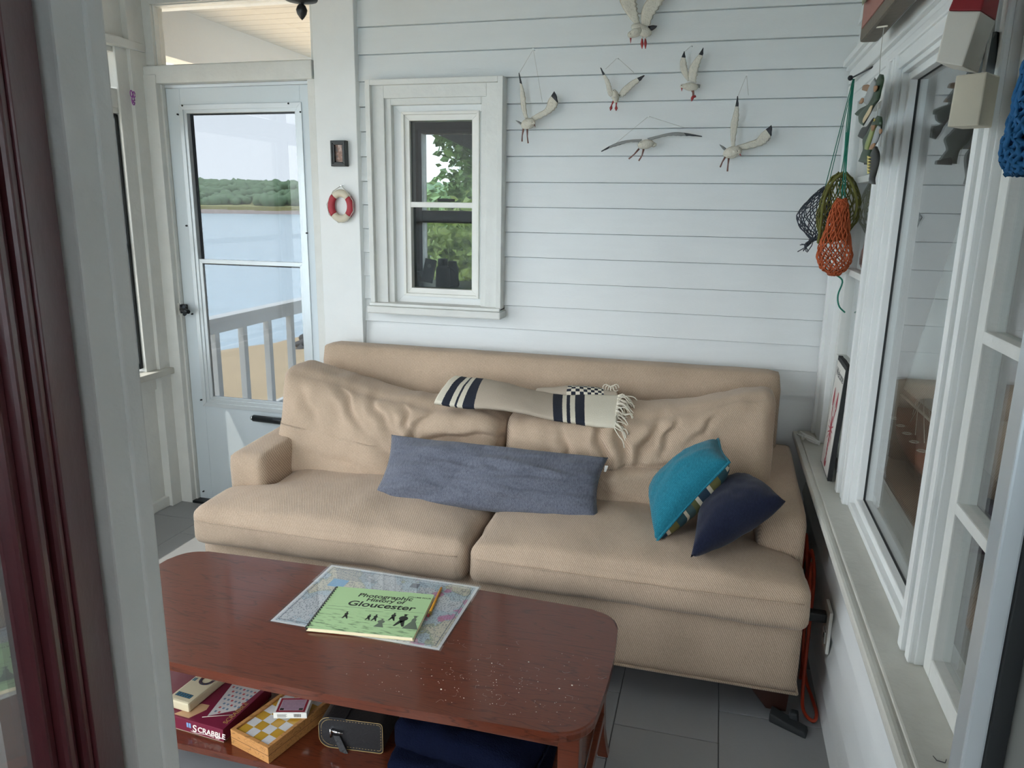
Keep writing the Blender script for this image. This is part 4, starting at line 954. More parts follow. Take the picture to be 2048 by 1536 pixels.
# folded navy towel
def towel(u, v, w):
    x = -.50+.235*u; y = 1.57+.13*v*(1-.1*u); p = rnd(u, v, w, .185, .115, .045, .03)
    q = Vector((-.505, 1.60, zs+.062))+p; q.z += .018*fbm(q+Vector((4, 0, 0)), 5)-.03*max(0, u)**2 if w > 0 else 0
    return Matrix.Translation((-.535, 1.60, 0)) @ Matrix.Rotation(-.12, 4, 'Z') @ Matrix.Translation((.535, -1.60, 0)) @ q
tw = thing('folded_towel', 'folded navy towel on the right of the table shelf', 'towel', (-.535, 1.6, zs))
finish('upper_fold', cushion(36, 24, 6, towel, .008, 16, 2), 'navy_towel', tw, True)
finish('lower_fold', cushion(36, 24, 4, lambda u, v, w: Matrix.Translation((-.50, 1.585, zs+.022)) @ Matrix.Rotation(.05, 4, 'Z') @ rnd(u, v, w, .20, .13, .02, .018), .006, 14, 5), 'navy_towel', tw, True)
o = finish('paper_sheet', B(-1.50, -1.30, 1.62, 1.80, zs, zs+.004), 'paper_white', None, origin=(-1.40, 1.7, zs)); tag(o, 'white paper sheet at the far left of the table shelf', 'paper')

# ================================================================== THINGS ON THE END WALL
YG = 3.135
mat('gull_white', lin(206, 202, 188), .55, .14, 60, .8, 160); mat('gull_grey', lin(134, 136, 134), .55, .1, 40, .3, 120); mat('gull_black', lin(34, 36, 42), .5); mat('gull_red', lin(158, 48, 50), .45); mat('gull_leg', lin(120, 84, 76), .5); mat('eye', lin(20, 20, 20), .2)
def G(x, y, dy=0): return PY(1000+x/3.4133, y/3.4133, YG+dy)
NY = Vector((0, -1, 0))
def gull(label, wings, body, legs, strings, nail, legmat='gull_leg', tail=None, head=None, beak=None, beakmat='gull_leg', feet=(), wingmat='gull_white'):
    c = G(*body[0]); g = thing('seagull_carving', label, 'bird', c, 'carved seagulls flying across the siding')
    for (L, R_, tip, dy, tilt) in wings:
        bm = NB(); n = len(L); l = spline([G(x, y, dy-.012*i/(n-1)*tilt) for i, (x, y) in enumerate(L)], 18); r = spline([G(x, y, dy-.012*i/(n-1)*tilt) for i, (x, y) in enumerate(R_)], 18)
        # feathered trailing edge
        for i in range(1, 18): r[i] = r[i]+(r[i]-l[i])*.05*((i % 2)*2-1)
        blade(bm, l, r, .006, NY, 8, 0, 1 if tip else None, tip or 0, .3, 6); finish('wing', bm, [wingmat, 'gull_black'], g)
    (bx, by), rx, rz, ang = body
    bm = NB(); ellips(bm, G(bx, by, -.012), rx/3.4133*.00205, .017, rz/3.4133*.00205, Matrix.Rotation(ang, 3, 'Y'))
    if head:
        hx, hy, hr = head; h = G(hx, hy, -.02); ellips(bm, h, hr, hr*.9, hr*.9)
        a, b = G(bx, by, -.014), h; tube(bm, [a, a.lerp(b, .6), b], [rz/3.4133*.0016, hr*1.15, hr*.9], 10)
    bd = finish('body', bm, 'gull_white', g, True)
    if head:
        bm = NB(); ellips(bm, G(head[0]-6, head[1]-4, -.02-head[2]*.8), .0018, .0018, .0018, None, 6, 4); finish('eye', bm, 'eye', bd)
    if beak:
        bm = NB(); tube(bm, [G(*beak[0], -.02), G(*beak[1], -.022)], [.0042, .0006], 8); finish('beak', bm, beakmat, g)
    if tail:
        bm = NB(); blade(bm, [G(*p, -.008) for p in tail[0]], [G(*p, -.008) for p in tail[1]], .006, NY, 4); finish('tail', bm, tail[2], g)
    for p in legs:
        bm = NB(); n = len(p); tube(bm, [G(x, y, -.014) for x, y in p], [.0042]+[.0024]*(n-2)+[.0032], 7); finish('leg', bm, legmat, g)
    for (x0, y0), (x1, y1) in feet:
        bm = NB(); a, b = G(x0, y0, -.014), G(x1, y1, -.016); tube(bm, [a, a.lerp(b, .5), b], [.0025, .0062, .001], 8); finish('foot', bm, 'gull_red', g)
    if nail:
        nl = G(*nail, .02); bm = NB(); tube(bm, [nl+Vector((0, .0, 0)), nl+Vector((0, -.03, 0))], .0016, 6); tube(bm, [nl+Vector((0, -.03, 0)), nl+Vector((0, -.032, 0))], .004, 8); finish('nail', bm, 'white_trim', g)
        for s in strings:
            bm = NB(); tube(bm, [nl+Vector((0, -.026, 0)), G(*s, -.004)], .0006, 4); finish('hanging_string', bm, 'string', g)
gull('seagull carving diving beside the window with one wing straight up', [
    ([(172, 812), (152, 765), (140, 700), (138, 620), (134, 560), (127, 496)], [(192, 808), (180, 740), (174, 665), (163, 610), (150, 570), (133, 500)], 4, -.006, 1),
    ([(212, 800), (262, 770), (308, 742), (330, 685), (350, 652), (370, 622)], [(228, 828), (292, 802), (350, 768), (385, 735), (395, 700), (386, 650)], 4, -.004, 1)],
    ((192, 845), 52, 36, -.3), [[(160, 880), (152, 925), (150, 966)], [(186, 880), (186, 930), (192, 978)]], [(131, 500), (290, 700)], (238, 345), tail=([(150, 838), (130, 828), (106, 820)], [(150, 856), (135, 848), (110, 826)], 'gull_grey'), head=(226, 838, .0105), beak=((232, 845), (242, 868)))
gull('small seagull carving with both wings raised in a wide V', [
    ([(755, 662), (738, 645), (730, 610), (718, 560), (700, 510), (684, 462)], [(778, 640), (768, 618), (760, 590), (745, 548), (716, 505), (690, 462)], 4, -.004, 1),
    ([(808, 648), (828, 612), (860, 580), (900, 550), (940, 530), (983, 512)], [(816, 664), (842, 660), (876, 628), (912, 592), (958, 552), (988, 516)], 4, -.004, 1)],
    ((790, 662), 22, 40, -.1), [[(774, 690), (763, 715), (760, 728)], [(796, 690), (793, 715), (793, 728)]], [(720, 472), (915, 496)], (808, 402), head=(781, 622, .007), feet=(((762, 720), (753, 756)), ((793, 722), (793, 757))), legmat='gull_red')
gull('seagull carving with black-tipped wings folded up close together', [
    ([(1282, 556), (1254, 520), (1232, 480), (1228, 430), (1240, 388), (1257, 350)], [(1292, 548), (1286, 510), (1280, 470), (1273, 430), (1267, 392), (1260, 350)], 4, -.002, 1),
    ([(1290, 552), (1285, 508), (1297, 455), (1325, 410), (1358, 368), (1387, 324)], [(1338, 566), (1342, 530), (1352, 480), (1367, 430), (1386, 375), (1389, 326)], 4, -.008, 1)],
    ((1302, 592), 48, 26, .12), [[(1308, 610), (1316, 632), (1318, 655)], [(1318, 612), (1322, 636), (1322, 655)]], [(1262, 352)], (1312, 318), tail=([(1335, 575), (1352, 574), (1368, 578)], [(1335, 596), (1352, 598), (1364, 600)], 'gull_grey'), head=(1246, 588, .009), beak=((1242, 596), (1240, 624)), beakmat='gull_red', feet=(((1318, 650), (1308, 692)), ((1322, 655), (1338, 662))))
gull('largest seagull carving at the top edge with red beak and feet', [
    ([(925, 172), (872, 105), (838, 55), (815, 0), (812, -70), (850, -170)], [(958, 168), (946, 110), (936, 55), (930, 0), (915, -70), (856, -172)], 4, -.002, 1),
    ([(965, 180), (962, 110), (975, 45), (1002, 0), (1060, -80), (1150, -170)], [(1022, 172), (1046, 112), (1082, 60), (1122, 0), (1160, -80), (1156, -172)], 4, -.010, 1)],
    ((965, 205), 72, 34, .42), [[(975, 228), (972, 250), (970, 270)], [(1005, 222), (998, 245), (992, 270)]], [], None, tail=([(1010, 178), (1045, 172), (1074, 176)], [(1015, 212), (1042, 208), (1066, 190)], 'gull_black'), head=(896, 236, .0145), beak=((892, 252), (892, 296)), beakmat='gull_red', feet=(((970, 262), (970, 334)), ((992, 262), (993, 334))), legmat='gull_white')
gull('seagull carving gliding level with long grey wings spread wide', [
    ([(970, 950), (900, 953), (830, 964), (760, 990), (690, 1031)], [(960, 972), (885, 972), (820, 990), (750, 1012), (692, 1037)], 4, -.010, 1.2),
    ([(1005, 944), (1080, 924), (1150, 908), (1210, 902), (1285, 910), (1378, 928)], [(1020, 962), (1100, 937), (1170, 926), (1230, 928), (1300, 929), (1381, 935)], 5, -.006, 1)],
    ((995, 985), 54, 30, -.15), [[(950, 1015), (915, 1055), (879, 1085)], [(980, 1018), (970, 1060), (947, 1098)]], [(785, 982), (1260, 872)], (1018, 799), tail=([(1040, 970), (1056, 972), (1070, 980)], [(1030, 1002), (1050, 1005), (1066, 996)], 'gull_white'), head=(968, 975, .009), beak=((966, 972), (985, 962)), wingmat='gull_grey')
gull('seagull carving nearest the corner with one wing straight up', [
    ([(1580, 1002), (1574, 940), (1574, 855), (1590, 790), (1607, 720), (1619, 656)], [(1604, 1000), (1610, 940), (1624, 850), (1631, 790), (1629, 720), (1625, 656)], 4, -.006, 1),
    ([(1616, 995), (1690, 970), (1748, 950), (1780, 912), (1818, 880), (1853, 853)], [(1626, 1022), (1700, 1016), (1790, 992), (1832, 962), (1852, 930), (1858, 870)], 4, -.004, 1)],
    ((1587, 1040), 60, 38, -.25), [[(1540, 1068), (1518, 1105), (1503, 1142)], [(1562, 1075), (1557, 1120), (1552, 1170)]], [(1623, 658), (1696, 650)], (1682, 520), tail=([(1545, 1012), (1525, 998), (1498, 984)], [(1540, 1030), (1522, 1020), (1502, 994)], 'gull_grey'), head=(1628, 1036, .0115), beak=((1634, 1044), (1646, 1066)), beakmat='gull_red')

# small framed picture
pf = thing('picture_frame', 'tiny dark picture frame on the white corner board', 'picture', (-1.636, 3.133, 1.748))
x0, x1, z0, z1 = -1.672, -1.598, 1.694, 1.803
bm = NB(); rect_ring(bm, x0, x1, z0, z1, .018, 3.108, 3.134, .002); rect_ring(bm, x0+.004, x1-.004, z0+.004, z1-.004, .006, 3.104, 3.110, .001); finish('frame', bm, mat('frame_black', lin(42, 46, 46), .4), pf)
k = NT('tiny_print'); n1 = k.n('TexNoise', i={'Scale': 60, 'Detail': 4}); k.l(k.coord('Object'), n1.inputs['Vector']); rr = k.n('ValToRGB'); els = rr.color_ramp.elements; els[0].position = .35; els[0].color = lin(90, 120, 128); els[1].position = .65; els[1].color = lin(220, 206, 196); e = els.new(.5); e.color = lin(158, 120, 104); k.l(n1.outputs['Color'], rr.inputs[0]); k.l(rr.outputs[0], k.b.inputs['Base Color'])
finish('print', B(x0+.016, x1-.016, 3.122, 3.126, z0+.016, z1-.016), 'tiny_print', pf)

# life ring
lr = thing('life_ring', 'miniature red and cream life ring hanging on the corner board', 'life ring', (-1.636, 3.13, 1.527))
mat('ring_cream', lin(206, 198, 178), .6, .06, 40, .2, 150); mat('ring_red', lin(166, 42, 54), .55, .06, 40, .2, 150)
RC = Vector((-1.636, 3.118, 1.524))
def ringseg(a0, a1): return [RC+Vector((.047*math.cos(a0+(a1-a0)*i/10), 0, .056*math.sin(a0+(a1-a0)*i/10))) for i in range(11)]
for a0, a1, m in ((40, 130, 'ring_cream'), (130, 222, 'ring_red'), (222, 318, 'ring_cream'), (318, 400, 'ring_red')):
    bm = NB(); tube(bm, ringseg(math.radians(a0), math.radians(a1)), .0165, 12); bm.transform(Matrix.Translation(RC) @ Matrix.Diagonal((1, .75, 1, 1)) @ Matrix.Translation(-RC)); finish('ring_segment', bm, m, lr)
nl = Vector((-1.631, 3.13, 1.612)); bm = NB()
rp_ = [nl+Vector((0, -.012, 0))]+[RC+Vector((.066*math.cos(math.radians(a)), -.006, .074*math.sin(math.radians(a)))) for a in (62, 20, -15, -60, -100, -150, 175, 120)]+[nl+Vector((0, -.012, 0))]
tube(bm, rp_, .0018, 6); finish('rope', bm, 'string', lr)
bm = NB(); tube(bm, [nl+Vector((0, .01, 0)), nl+Vector((0, -.016, 0))], .0022, 8); finish('nail', bm, 'chrome', lr)

# purple wire clip by the sea-side window
bt = PX(264, 196, XL+.03); bm = NB()
for (cx, cz, rx, rz) in ((-.006, .018, .007, .014), (.010, .016, .006, .013), (.002, -.012, .009, .018)):
    tube(bm, [bt+Vector((0, cx+rx*math.cos(a*.5), cz+rz*math.sin(a*.5)))+Vector((.004, 0, 0)) for a in range(13)], .0022, 6, closed=False)
tube(bm, [bt+Vector((.004, -.006, -.006)), bt+Vector((.004, .010, -.024))], .002, 6); tube(bm, [bt+Vector((.004, .008, -.006)), bt+Vector((.004, -.004, -.024))], .002, 6)
o = finish('wire_clip', bm, mat('purple_wire', lin(150, 70, 160), .4), None, origin=bt); tag(o, 'small purple wire butterfly clip on the post by the door', 'clip')

# pendant lantern (its finial shows at the top of the view)
pl_ = PY(603, 12, 2.35); LX, LY, LZ = pl_.x, pl_.y, pl_.z
ln = thing('pendant_lantern', 'dark metal lantern hanging from the porch ceiling by the door', 'lamp', (LX, LY, 2.6))
bm = NB(); lathe(bm, [(.0005, -.042), (.006, -.037), (.015, -.024), (.018, -.012), (.013, .0), (.007, .006), (.011, .010), (.05, .016), (.055, .028)], (LX, LY, LZ), 20); finish('finial', bm, 'black', ln, True)
bm = NB(); lathe(bm, [(.053, .031), (.085, .12), (.085, .125), (.05, .127)], (LX, LY, LZ), 20); finish('glass_shade', bm, 'white_plastic', ln, True)
bm = NB(); lathe(bm, [(.09, .127), (.05, .16), (.012, .175), (.008, 2.6-LZ-.012), (.05, 2.6-LZ-.01), (.05, 2.6-LZ)], (LX, LY, LZ), 20); finish('cap', bm, 'black', ln, True)

# ================================================================== THINGS ON THE HOUSE WALL
# rod with three hanging nets
hook = PY(1706, 158, 2.95)
rod = NB(); tube(rod, [hook+Vector((-.004, 0, .004)), hook+Vector((.05, -.35, .004))], .003, 8); ellips(rod, hook+Vector((-.008, .004, .004)), .009, .009, .009)
o = finish('hanging_rod', rod, 'dark_metal', None, origin=hook); tag(o, 'thin black rod in the corner holding the nets', 'rod')
def net_obj(root, outline, m, rows, cols, depth, r=.0016, sag=.0, name='mesh'):
    """bag of knotted cord: outline = [(center, halfwidth)] from top to bottom; diamonds around an elliptical section"""
    cs = spline([c for c, h in outline], rows); hs = [v.x for v in spline([Vector((h, 0, 0)) for c, h in outline], rows)]
    def pt(i, j):
        a = 2*PI*(j+.5*(i % 2))/cols; c = cs[i]; h = hs[i]; jit = Vector((random.uniform(-1, 1), random.uniform(-1, 1), random.uniform(-1, 1)))*.0035
        return c+Vector((h*math.cos(a), depth*h*math.sin(a), 0))+jit
    P = [[pt(i, j) for j in range(cols)] for i in range(rows+1)]; bm = NB()
    for i in range(rows):
        for j in range(cols):
            a = P[i][j]; k1 = P[i+1][j % cols]; k2 = P[i+1][(j+(1 if i % 2 else -1)) % cols]
            for b in (k1, k2):
                mid = (a+b)/2+Vector((random.uniform(-1, 1), random.uniform(-1, 1), random.uniform(-1, 0)))*.002
                tube(bm, [a, mid, b], r, 4, cap=False)
    return finish(name, bm, m, root)
YN = 2.93
mat('net_grey', lin(58, 64, 74), .85); mat('net_olive', lin(104, 104, 50), .85, .25, 30); mat('net_orange', lin(186, 92, 52), .85, .22, 30); mat('cord_green', lin(24, 120, 98), .7)
def N_(x, y, dy=0): return PY(x, y, YN+dy)
g1 = thing('fishing_net', 'dark grey cord net bag hanging nearest the siding', 'net', N_(1635, 430, .06), 'nets hung in the corner')
net_obj(g1, [(N_(1652, 374, .05), .008), (N_(1640, 400, .06), .040), (N_(1626, 430, .06), .055), (N_(1628, 458, .06), .045), (N_(1628, 475, .05), .014), (N_(1622, 482, .04), .006)], 'net_grey', 12, 14, .7, .0018)
bm = NB()
for i in range(16): a = N_(1622, 480, .04); tube(bm, spline([a, a+Vector((random.uniform(-.02, .006), random.uniform(-.01, .01), -.015)), a+Vector((random.uniform(-.045, .0), random.uniform(-.015, .015), random.uniform(-.045, -.015)))], 5), .0017, 5)
finish('tassel', bm, 'net_grey', g1)
bm = NB(); tube(bm, [hook, N_(1650, 376, .05)], .0016, 6); tube(bm, [hook+Vector((.003, 0, 0)), N_(1655, 378, .05)], .0014, 6); finish('cord', bm, 'cord_green', g1)
g2 = thing('fishing_net', 'olive cord net bag spread behind the orange net', 'net', N_(1680, 420), 'nets hung in the corner')
net_obj(g2, [(N_(1684, 345), .012), (N_(1683, 362), .042), (N_(1682, 400), .066), (N_(1674, 440), .068), (N_(1662, 470), .040), (N_(1648, 486), .018)], 'net_olive', 13, 18, .45, .0021)
bm = NB(); tube(bm, spline([N_(1684, 346, -.03), N_(1664, 366, -.03), N_(1648, 400, -.03), N_(1642, 450, -.03), N_(1636, 486, -.03)], 14), .005, 7); tube(bm, spline([N_(1690, 348, -.03), N_(1706, 372, -.03), N_(1714, 410, -.03), N_(1706, 440, -.03)], 12), .005, 7); finish('edge_rope', bm, 'net_olive', g2)
bm = NB()
for dx in (-3, 0, 3): tube(bm, spline([hook, N_(1697+dx, 240), N_(1690+dx*.6, 312), N_(1682+dx*3, 400)], 10), .0018, 6)
tube(bm, [N_(1693, 265), N_(1690, 312)], .004, 6); finish('cord', bm, 'cord_green', g2)
g3 = thing('fishing_net', 'orange cord net bag with a green drawstring below', 'net', N_(1668, 500, -.04), 'nets hung in the corner')
net_obj(g3, [(N_(1684, 398, -.05), .013), (N_(1680, 418, -.05), .026), (N_(1674, 460, -.05), .040), (N_(1670, 500, -.05), .055), (N_(1668, 530, -.05), .052), (N_(1668, 546, -.05), .022), (N_(1670, 550, -.05), .008)], 'net_orange', 24, 20, .75, .0022)
net_obj(g3, [(N_(1684, 400, -.05), .010), (N_(1680, 420, -.05), .018), (N_(1677, 450, -.05), .026), (N_(1676, 480, -.05), .022)], 'net_orange', 18, 16, .8, .0026, name='gathered_mesh')
bm = NB(); tube(bm, spline([N_(1670, 549, -.05), N_(1685, 562, -.05), N_(1676, 590, -.05), N_(1678, 612, -.05), N_(1690, 625, -.05)], 18), .0028, 7); finish('drawstring', bm, 'cord_green', g3)
bm = NB(); tube(bm, [hook, N_(1690, 312, -.02), N_(1684, 398, -.05)], .0018, 6); tube(bm, [hook+Vector((.004, 0, 0)), N_(1694, 310, -.02), N_(1688, 398, -.05)], .0018, 6); finish('cord', bm, 'cord_green', g3)

# string of painted wooden fish
mat('fish_green', lin(44, 66, 46), .45, .25, 60); mat('fish_lime', lin(136, 146, 88), .45, .2, 40); mat('fish_grey', lin(150, 154, 154), .45, .08, 30); mat('fish_tan', lin(150, 112, 78), .5, .1, 40); mat('fish_black', lin(34, 36, 34), .5); mat('fish_cream', lin(208, 188, 150), .5); mat('fish_yellow', lin(214, 202, 120), .5)
XF = .375
fs = thing('fish_string', 'string of painted green wooden fish hanging beside the window mullion', 'fish ornament', PX(1740, 150, XF))
def Fz(x, y, dx=0): return PX(1640+x*.15625, 130+y*.15625, XF+dx)
FN = Vector((-1, -.55, 0)).normalized()
def fishpart(name, L, R_, m, th=.010, off=0, parent=fs):
    bm = NB(); o_ = FN*off; n = max(8, len(L)*3); blade(bm, [p+o_ for p in spline([Fz(*q) for q in L], n)], [p+o_ for p in spline([Fz(*q) for q in R_], n)], th, FN, 5, pinch=.45); return finish(name, bm, m, parent)
# upper fish (belly to the viewer, head at the top right)
f1 = fishpart('fish_body', [(770, 115), (735, 195), (650, 330), (600, 440), (600, 530), (500, 640), (500, 720)], [(815, 125), (822, 200), (790, 330), (765, 440), (700, 530), (640, 640), (560, 780)], 'fish_green', .014)
fishpart('belly', [(735, 160), (670, 270), (620, 380), (590, 480)], [(760, 230), (740, 320), (710, 420), (650, 520)], 'fish_grey', .010, .008, f1)
fishpart('fin', [(645, 250), (590, 265), (572, 320)], [(700, 270), (680, 320), (650, 345)], 'fish_tan', .005, .010, f1); fishpart('fin', [(575, 420), (545, 470), (535, 500)], [(605, 430), (600, 470), (575, 500)], 'fish_tan', .005, .010, f1); fishpart('gill_fin', [(740, 270), (735, 310), (745, 350)], [(790, 265), (785, 310), (760, 350)], 'fish_tan', .005, .012, f1)
fishpart('tail_fin', [(600, 520), (520, 560), (450, 622)], [(610, 640), (560, 660), (480, 650)], 'fish_green', .006, .002, f1)
fishpart('stripe', [(690, 520), (640, 600), (590, 690), (585, 740)], [(718, 520), (690, 610), (640, 690), (600, 745)], 'fish_cream', .004, .010, f1)
fishpart('fish_body', [(640, 670), (560, 780), (490, 800), (438, 908)], [(650, 680), (600, 790), (580, 860), (530, 960)], 'fish_black', .008, -.012)
# lower fish (side view, head up)
f2 = fishpart('fish_body', [(745, 650), (680, 740), (600, 880), (550, 960), (565, 1080), (540, 1140), (495, 1232)], [(800, 660), (812, 740), (790, 860), (740, 1000), (680, 1080), (660, 1160), (645, 1270)], 'fish_green', .014, .002)
fishpart('flank', [(720, 770), (680, 880), (640, 980), (610, 1080)], [(775, 770), (735, 880), (695, 990), (660, 1090)], 'fish_lime', .010, .010, f2); fishpart('belly', [(780, 770), (740, 880), (705, 990), (675, 1080)], [(815, 790), (800, 880), (765, 1000), (700, 1085)], 'fish_grey', .010, .008, f2)
fishpart('fin', [(735, 1010), (700, 1040), (680, 1085)], [(770, 1000), (765, 1040), (730, 1085)], 'fish_tan', .005, .014, f2); fishpart('fin', [(810, 815), (800, 850), (812, 885)], [(840, 820), (842, 855), (825, 885)], 'fish_tan', .005, .010, f2); fishpart('gill', [(715, 770), (712, 800), (725, 850)], [(775, 770), (760, 810), (740, 850)], 'fish_tan', .005, .014, f2)
bm = NB(); ellips(bm, Fz(750, 708)+FN*.013, .0035, .0035, .0035, None, 8, 6); finish('eye', bm, 'fish_yellow', f2); bm = NB(); ellips(bm, Fz(750, 708)+FN*.0165, .0018, .0018, .0018, None, 8, 6); finish('pupil', bm, 'black', f2)
fishpart('fish_body', [(520, 1225), (515, 1250), (515, 1272)], [(650, 1180), (660, 1230), (655, 1280)], 'fish_black', .008, -.012)
# small dark fish with zigzag belly
f3 = fishpart('fish_body', [(750, 1040), (690, 1150), (680, 1260), (685, 1400), (680, 1450), (665, 1520)], [(770, 1050), (802, 1130), (800, 1240), (765, 1380), (745, 1450), (750, 1530)], 'fish_black', .014, .008)
bm = NB()
for i in range(6):
    a, b, c_ = Fz(686, 1165+38*i), Fz(690, 1205+38*i), Fz(738-3*i, 1188+38*i); vs = [bm.verts.new(p+FN*q) for q in (.020, .016) for p in (a, b, c_)]
    bm.faces.new(vs[:3]); bm.faces.new(vs[3:]); [bm.faces.new((vs[j], vs[(j+1) % 3], vs[(j+1) % 3+3], vs[j+3])) for j in range(3)]
finish('zigzag_belly', bm, 'fish_yellow', f3)
bm = NB(); tube(bm, spline([PX(1768, 54, .352), PX(1762, 100, .36), Fz(760, 120)], 10), .0009, 5); tube(bm, [Fz(745, 500), Fz(730, 660)], .0009, 5); tube(bm, [Fz(795, 850), Fz(770, 1045)], .0009, 5); finish('hanging_string', bm, 'string', fs)

# carved fish plaque resting on the window head
XP = .40
pq = thing('carved_plaque', 'brown carved fish plaque hanging in front of the window head', 'plaque', (.38, 1.9, 2.02))
mat('plaque_frame', lin(96, 86, 72), .5, .15, 20, .2, 60); mat('plaque_pink', lin(150, 98, 88), .5, .15, 20); mat('plaque_fish', lin(120, 122, 88), .45, .25, 30)
a = PX(1720, 86, .342)
bm = NB(); box(bm, .340, .388, 1.25, a.y, a.z, 2.36, .008); finish('board', bm, 'plaque_frame', pq)
finish('field', B(.3365, .341, 1.29, a.y-.035, a.z+.03, 2.34, .001), 'plaque_pink', pq)
bm = NB(); L = spline([(.331, a.y-.05, a.z+.10), (.326, a.y-.2, a.z+.16), (.322, a.y-.5, a.z+.26), (.326, a.y-.8, a.z+.24), (.331, 1.35, a.z+.15)], 24); R_ = spline([(.331, a.y-.05, a.z+.085), (.326, a.y-.2, a.z+.075), (.322, a.y-.5, a.z+.07), (.326, a.y-.8, a.z+.10), (.331, 1.35, a.z+.12)], 24); blade(bm, L, R_, .02, (-1, 0, 0), 8); finish('carved_fish', bm, 'plaque_fish', pq)
bm = NB(); tube(bm, [PX(1752, 55, .352), PX(1774, 52, .352)], .0022, 6); tube(bm, [(.386, 2.0, 2.30), (.43, 2.0, 2.32)], .003, 6); finish('hook', bm, 'cream', pq)

# painted buoys
mat('buoy_white', lin(206, 204, 194), .55, .06, 18, .25, 50); mat('buoy_cream', lin(206, 200, 180), .55, .06, 18, .25, 50); mat('buoy_red', lin(140, 36, 44), .5, .08, 20); mat('buoy_dark', lin(22, 34, 32), .5)
def buoy(label, fq, ys_, dep, dv, m):
    """front face TL,TR,BR,BL; left edge at depth ys_[0], right edge at ys_[1]; dv = depth direction"""
    f = [PY(x, y, ys_[1] if i in (1, 2) else ys_[0]) for i, (x, y) in enumerate(fq)]; d = Vector(dv).normalized()*dep
    t = thing('wooden_buoy', label, 'buoy', (f[2]+f[3])/2, 'painted buoys hung by the window')
    bm = NB(); hexa(bm, [f[3], f[2], f[2]+d, f[3]+d, f[0], f[1], f[1]+d, f[0]+d], 0, .0025); finish('body', bm, m, t); return t, f, d
t, f, d = buoy('white wooden buoy with a red top hanging by the window', ((1896, 22), (1962, 22), (1925, 133), (1871, 124)), (1.44, 1.42), .085, (.5, .85, .0), 'buoy_white')
up = Vector((0, 0, .0005)); bm = NB()
tt = [f[0], f[1], f[1]+d, f[0]+d]; tops = [p+(p-pb)*.45+((sum(tt, Vector())/4)-p)*.15 for p, pb in zip(tt, [f[3], f[2], f[2]+d, f[3]+d])]
hexa(bm, [p+up for p in tt]+tops, 0, .0025); finish('painted_top', bm, 'buoy_red', t)
bm = NB(); c_ = sum(tops, Vector())/4; tube(bm, [c_, Vector((.41, c_.y, 2.05))], .003, 6); finish('rope', bm, 'string', t)
t, f, d = buoy('cream wooden buoy hanging lowest by the window', ((1912, 151), (1975, 143), (1957, 251), (1894, 254)), (1.44, 1.42), .075, (.5, .85, .03), 'buoy_cream')
bm = NB(); c_ = (f[0]+f[1])/2+d*.8; tube(bm, [c_, c_+Vector((.02, .04, .30))], .003, 6); finish('rope', bm, 'string', t)
t, f, d = buoy('dark green wooden buoy half hidden behind the white one', ((1966, 66), (1994, 62), (1992, 150), (1946, 146)), (1.53, 1.50), .02, (.6, .8, 0), 'buoy_dark')
bm = NB(); c_ = (f[0]+f[1])/2+d*.5; tube(bm, [c_, Vector((.415, c_.y+.02, 2.04))], .003, 6); finish('rope', bm, 'string', t)

# blue knitted net bag at the right edge
mat('net_blue', lin(30, 92, 140), .9, .25, 40); mat('net_mustard', lin(168, 128, 48), .9, .25, 40)
YQ = 1.235; cx_ = .43
bn = thing('net_bag', 'bright blue knotted net bag hanging at the near window', 'net', (cx_-.02, YQ, 1.6), 'nets hung by the near window')
def Q(z, h): return (Vector((cx_, YQ, z)), h)
net_obj(bn, [Q(1.80, .020), Q(1.76, .038), Q(1.70, .047), Q(1.65, .052), Q(1.61, .052), Q(1.588, .042)], 'net_blue', 24, 22, .8, .0042)
net_obj(bn, [Q(1.79, .012), Q(1.74, .030), Q(1.68, .038), Q(1.62, .040), Q(1.59, .03)], 'net_blue', 18, 20, .8, .0045, name='inner_mesh')
net_obj(bn, [Q(1.86, .012), Q(1.83, .020), Q(1.79, .030)], 'net_mustard', 8, 14, .8, .004, name='gathered_top')
bm = NB(); tube(bm, [(cx_, YQ, 1.85), (cx_+.01, YQ, 2.05)], .003, 6); finish('cord', bm, 'string', bn)

# slate welcome sign leaning on the sill
sa, sb = Vector((.412, 2.755, .6615)), Vector((.408, 2.545, .6615)); lean = Vector((.018, -.01, .385))
MS = frame4(sa, sb-sa, lean); sw_, sh_ = (sb-sa).length, .388
ss = thing('slate_sign', 'white slate welcome sign painted with a red lobster on the sill', 'sign', (sa+sb)/2)
mat('slate', lin(46, 48, 50), .8, .2, 30, .8, 60); mat('slate_white', lin(214, 212, 206), .6, .05, 30, .2, 80); mat('lobster_red', lin(168, 60, 72), .6)
bm = NB(); poly = [(0, 0)]+[(sw_*i/8+random.uniform(-.002, .002), random.uniform(-.0, .003)) for i in range(1, 8)]+[(sw_, 0)]+[(sw_+random.uniform(-.004, .002), sh_*i/12) for i in range(1, 12)]+[(sw_, sh_)]+[(sw_*(1-i/8), sh_+random.uniform(-.003, .002)) for i in range(1, 8)]+[(0, sh_)]+[(random.uniform(-.001, .003), sh_*(1-i/12)) for i in range(1, 12)]
prism(bm, poly, -.014, 0, M=MS); finish('slab', bm, 'slate', ss)
finish('painted_face', mbox(MS, .008, sw_-.014, .006, sh_-.014, 0, .0006), 'slate_white', ss)
finish('lettering', text_bm('Welcome', .042, MS @ Matrix.Translation((sw_/2-.002, sh_-.062, .0008)), .0002, shear=.15, align='CENTER'), mat('sign_ink', lin(52, 54, 56), .7), ss)
bm = NB(); LS = lambda x, y: MS@Vector((sw_/2-.004+x, y, .0011))
def flat(pts):
    bm.faces.new([bm.verts.new(LS(*p)) for p in pts])
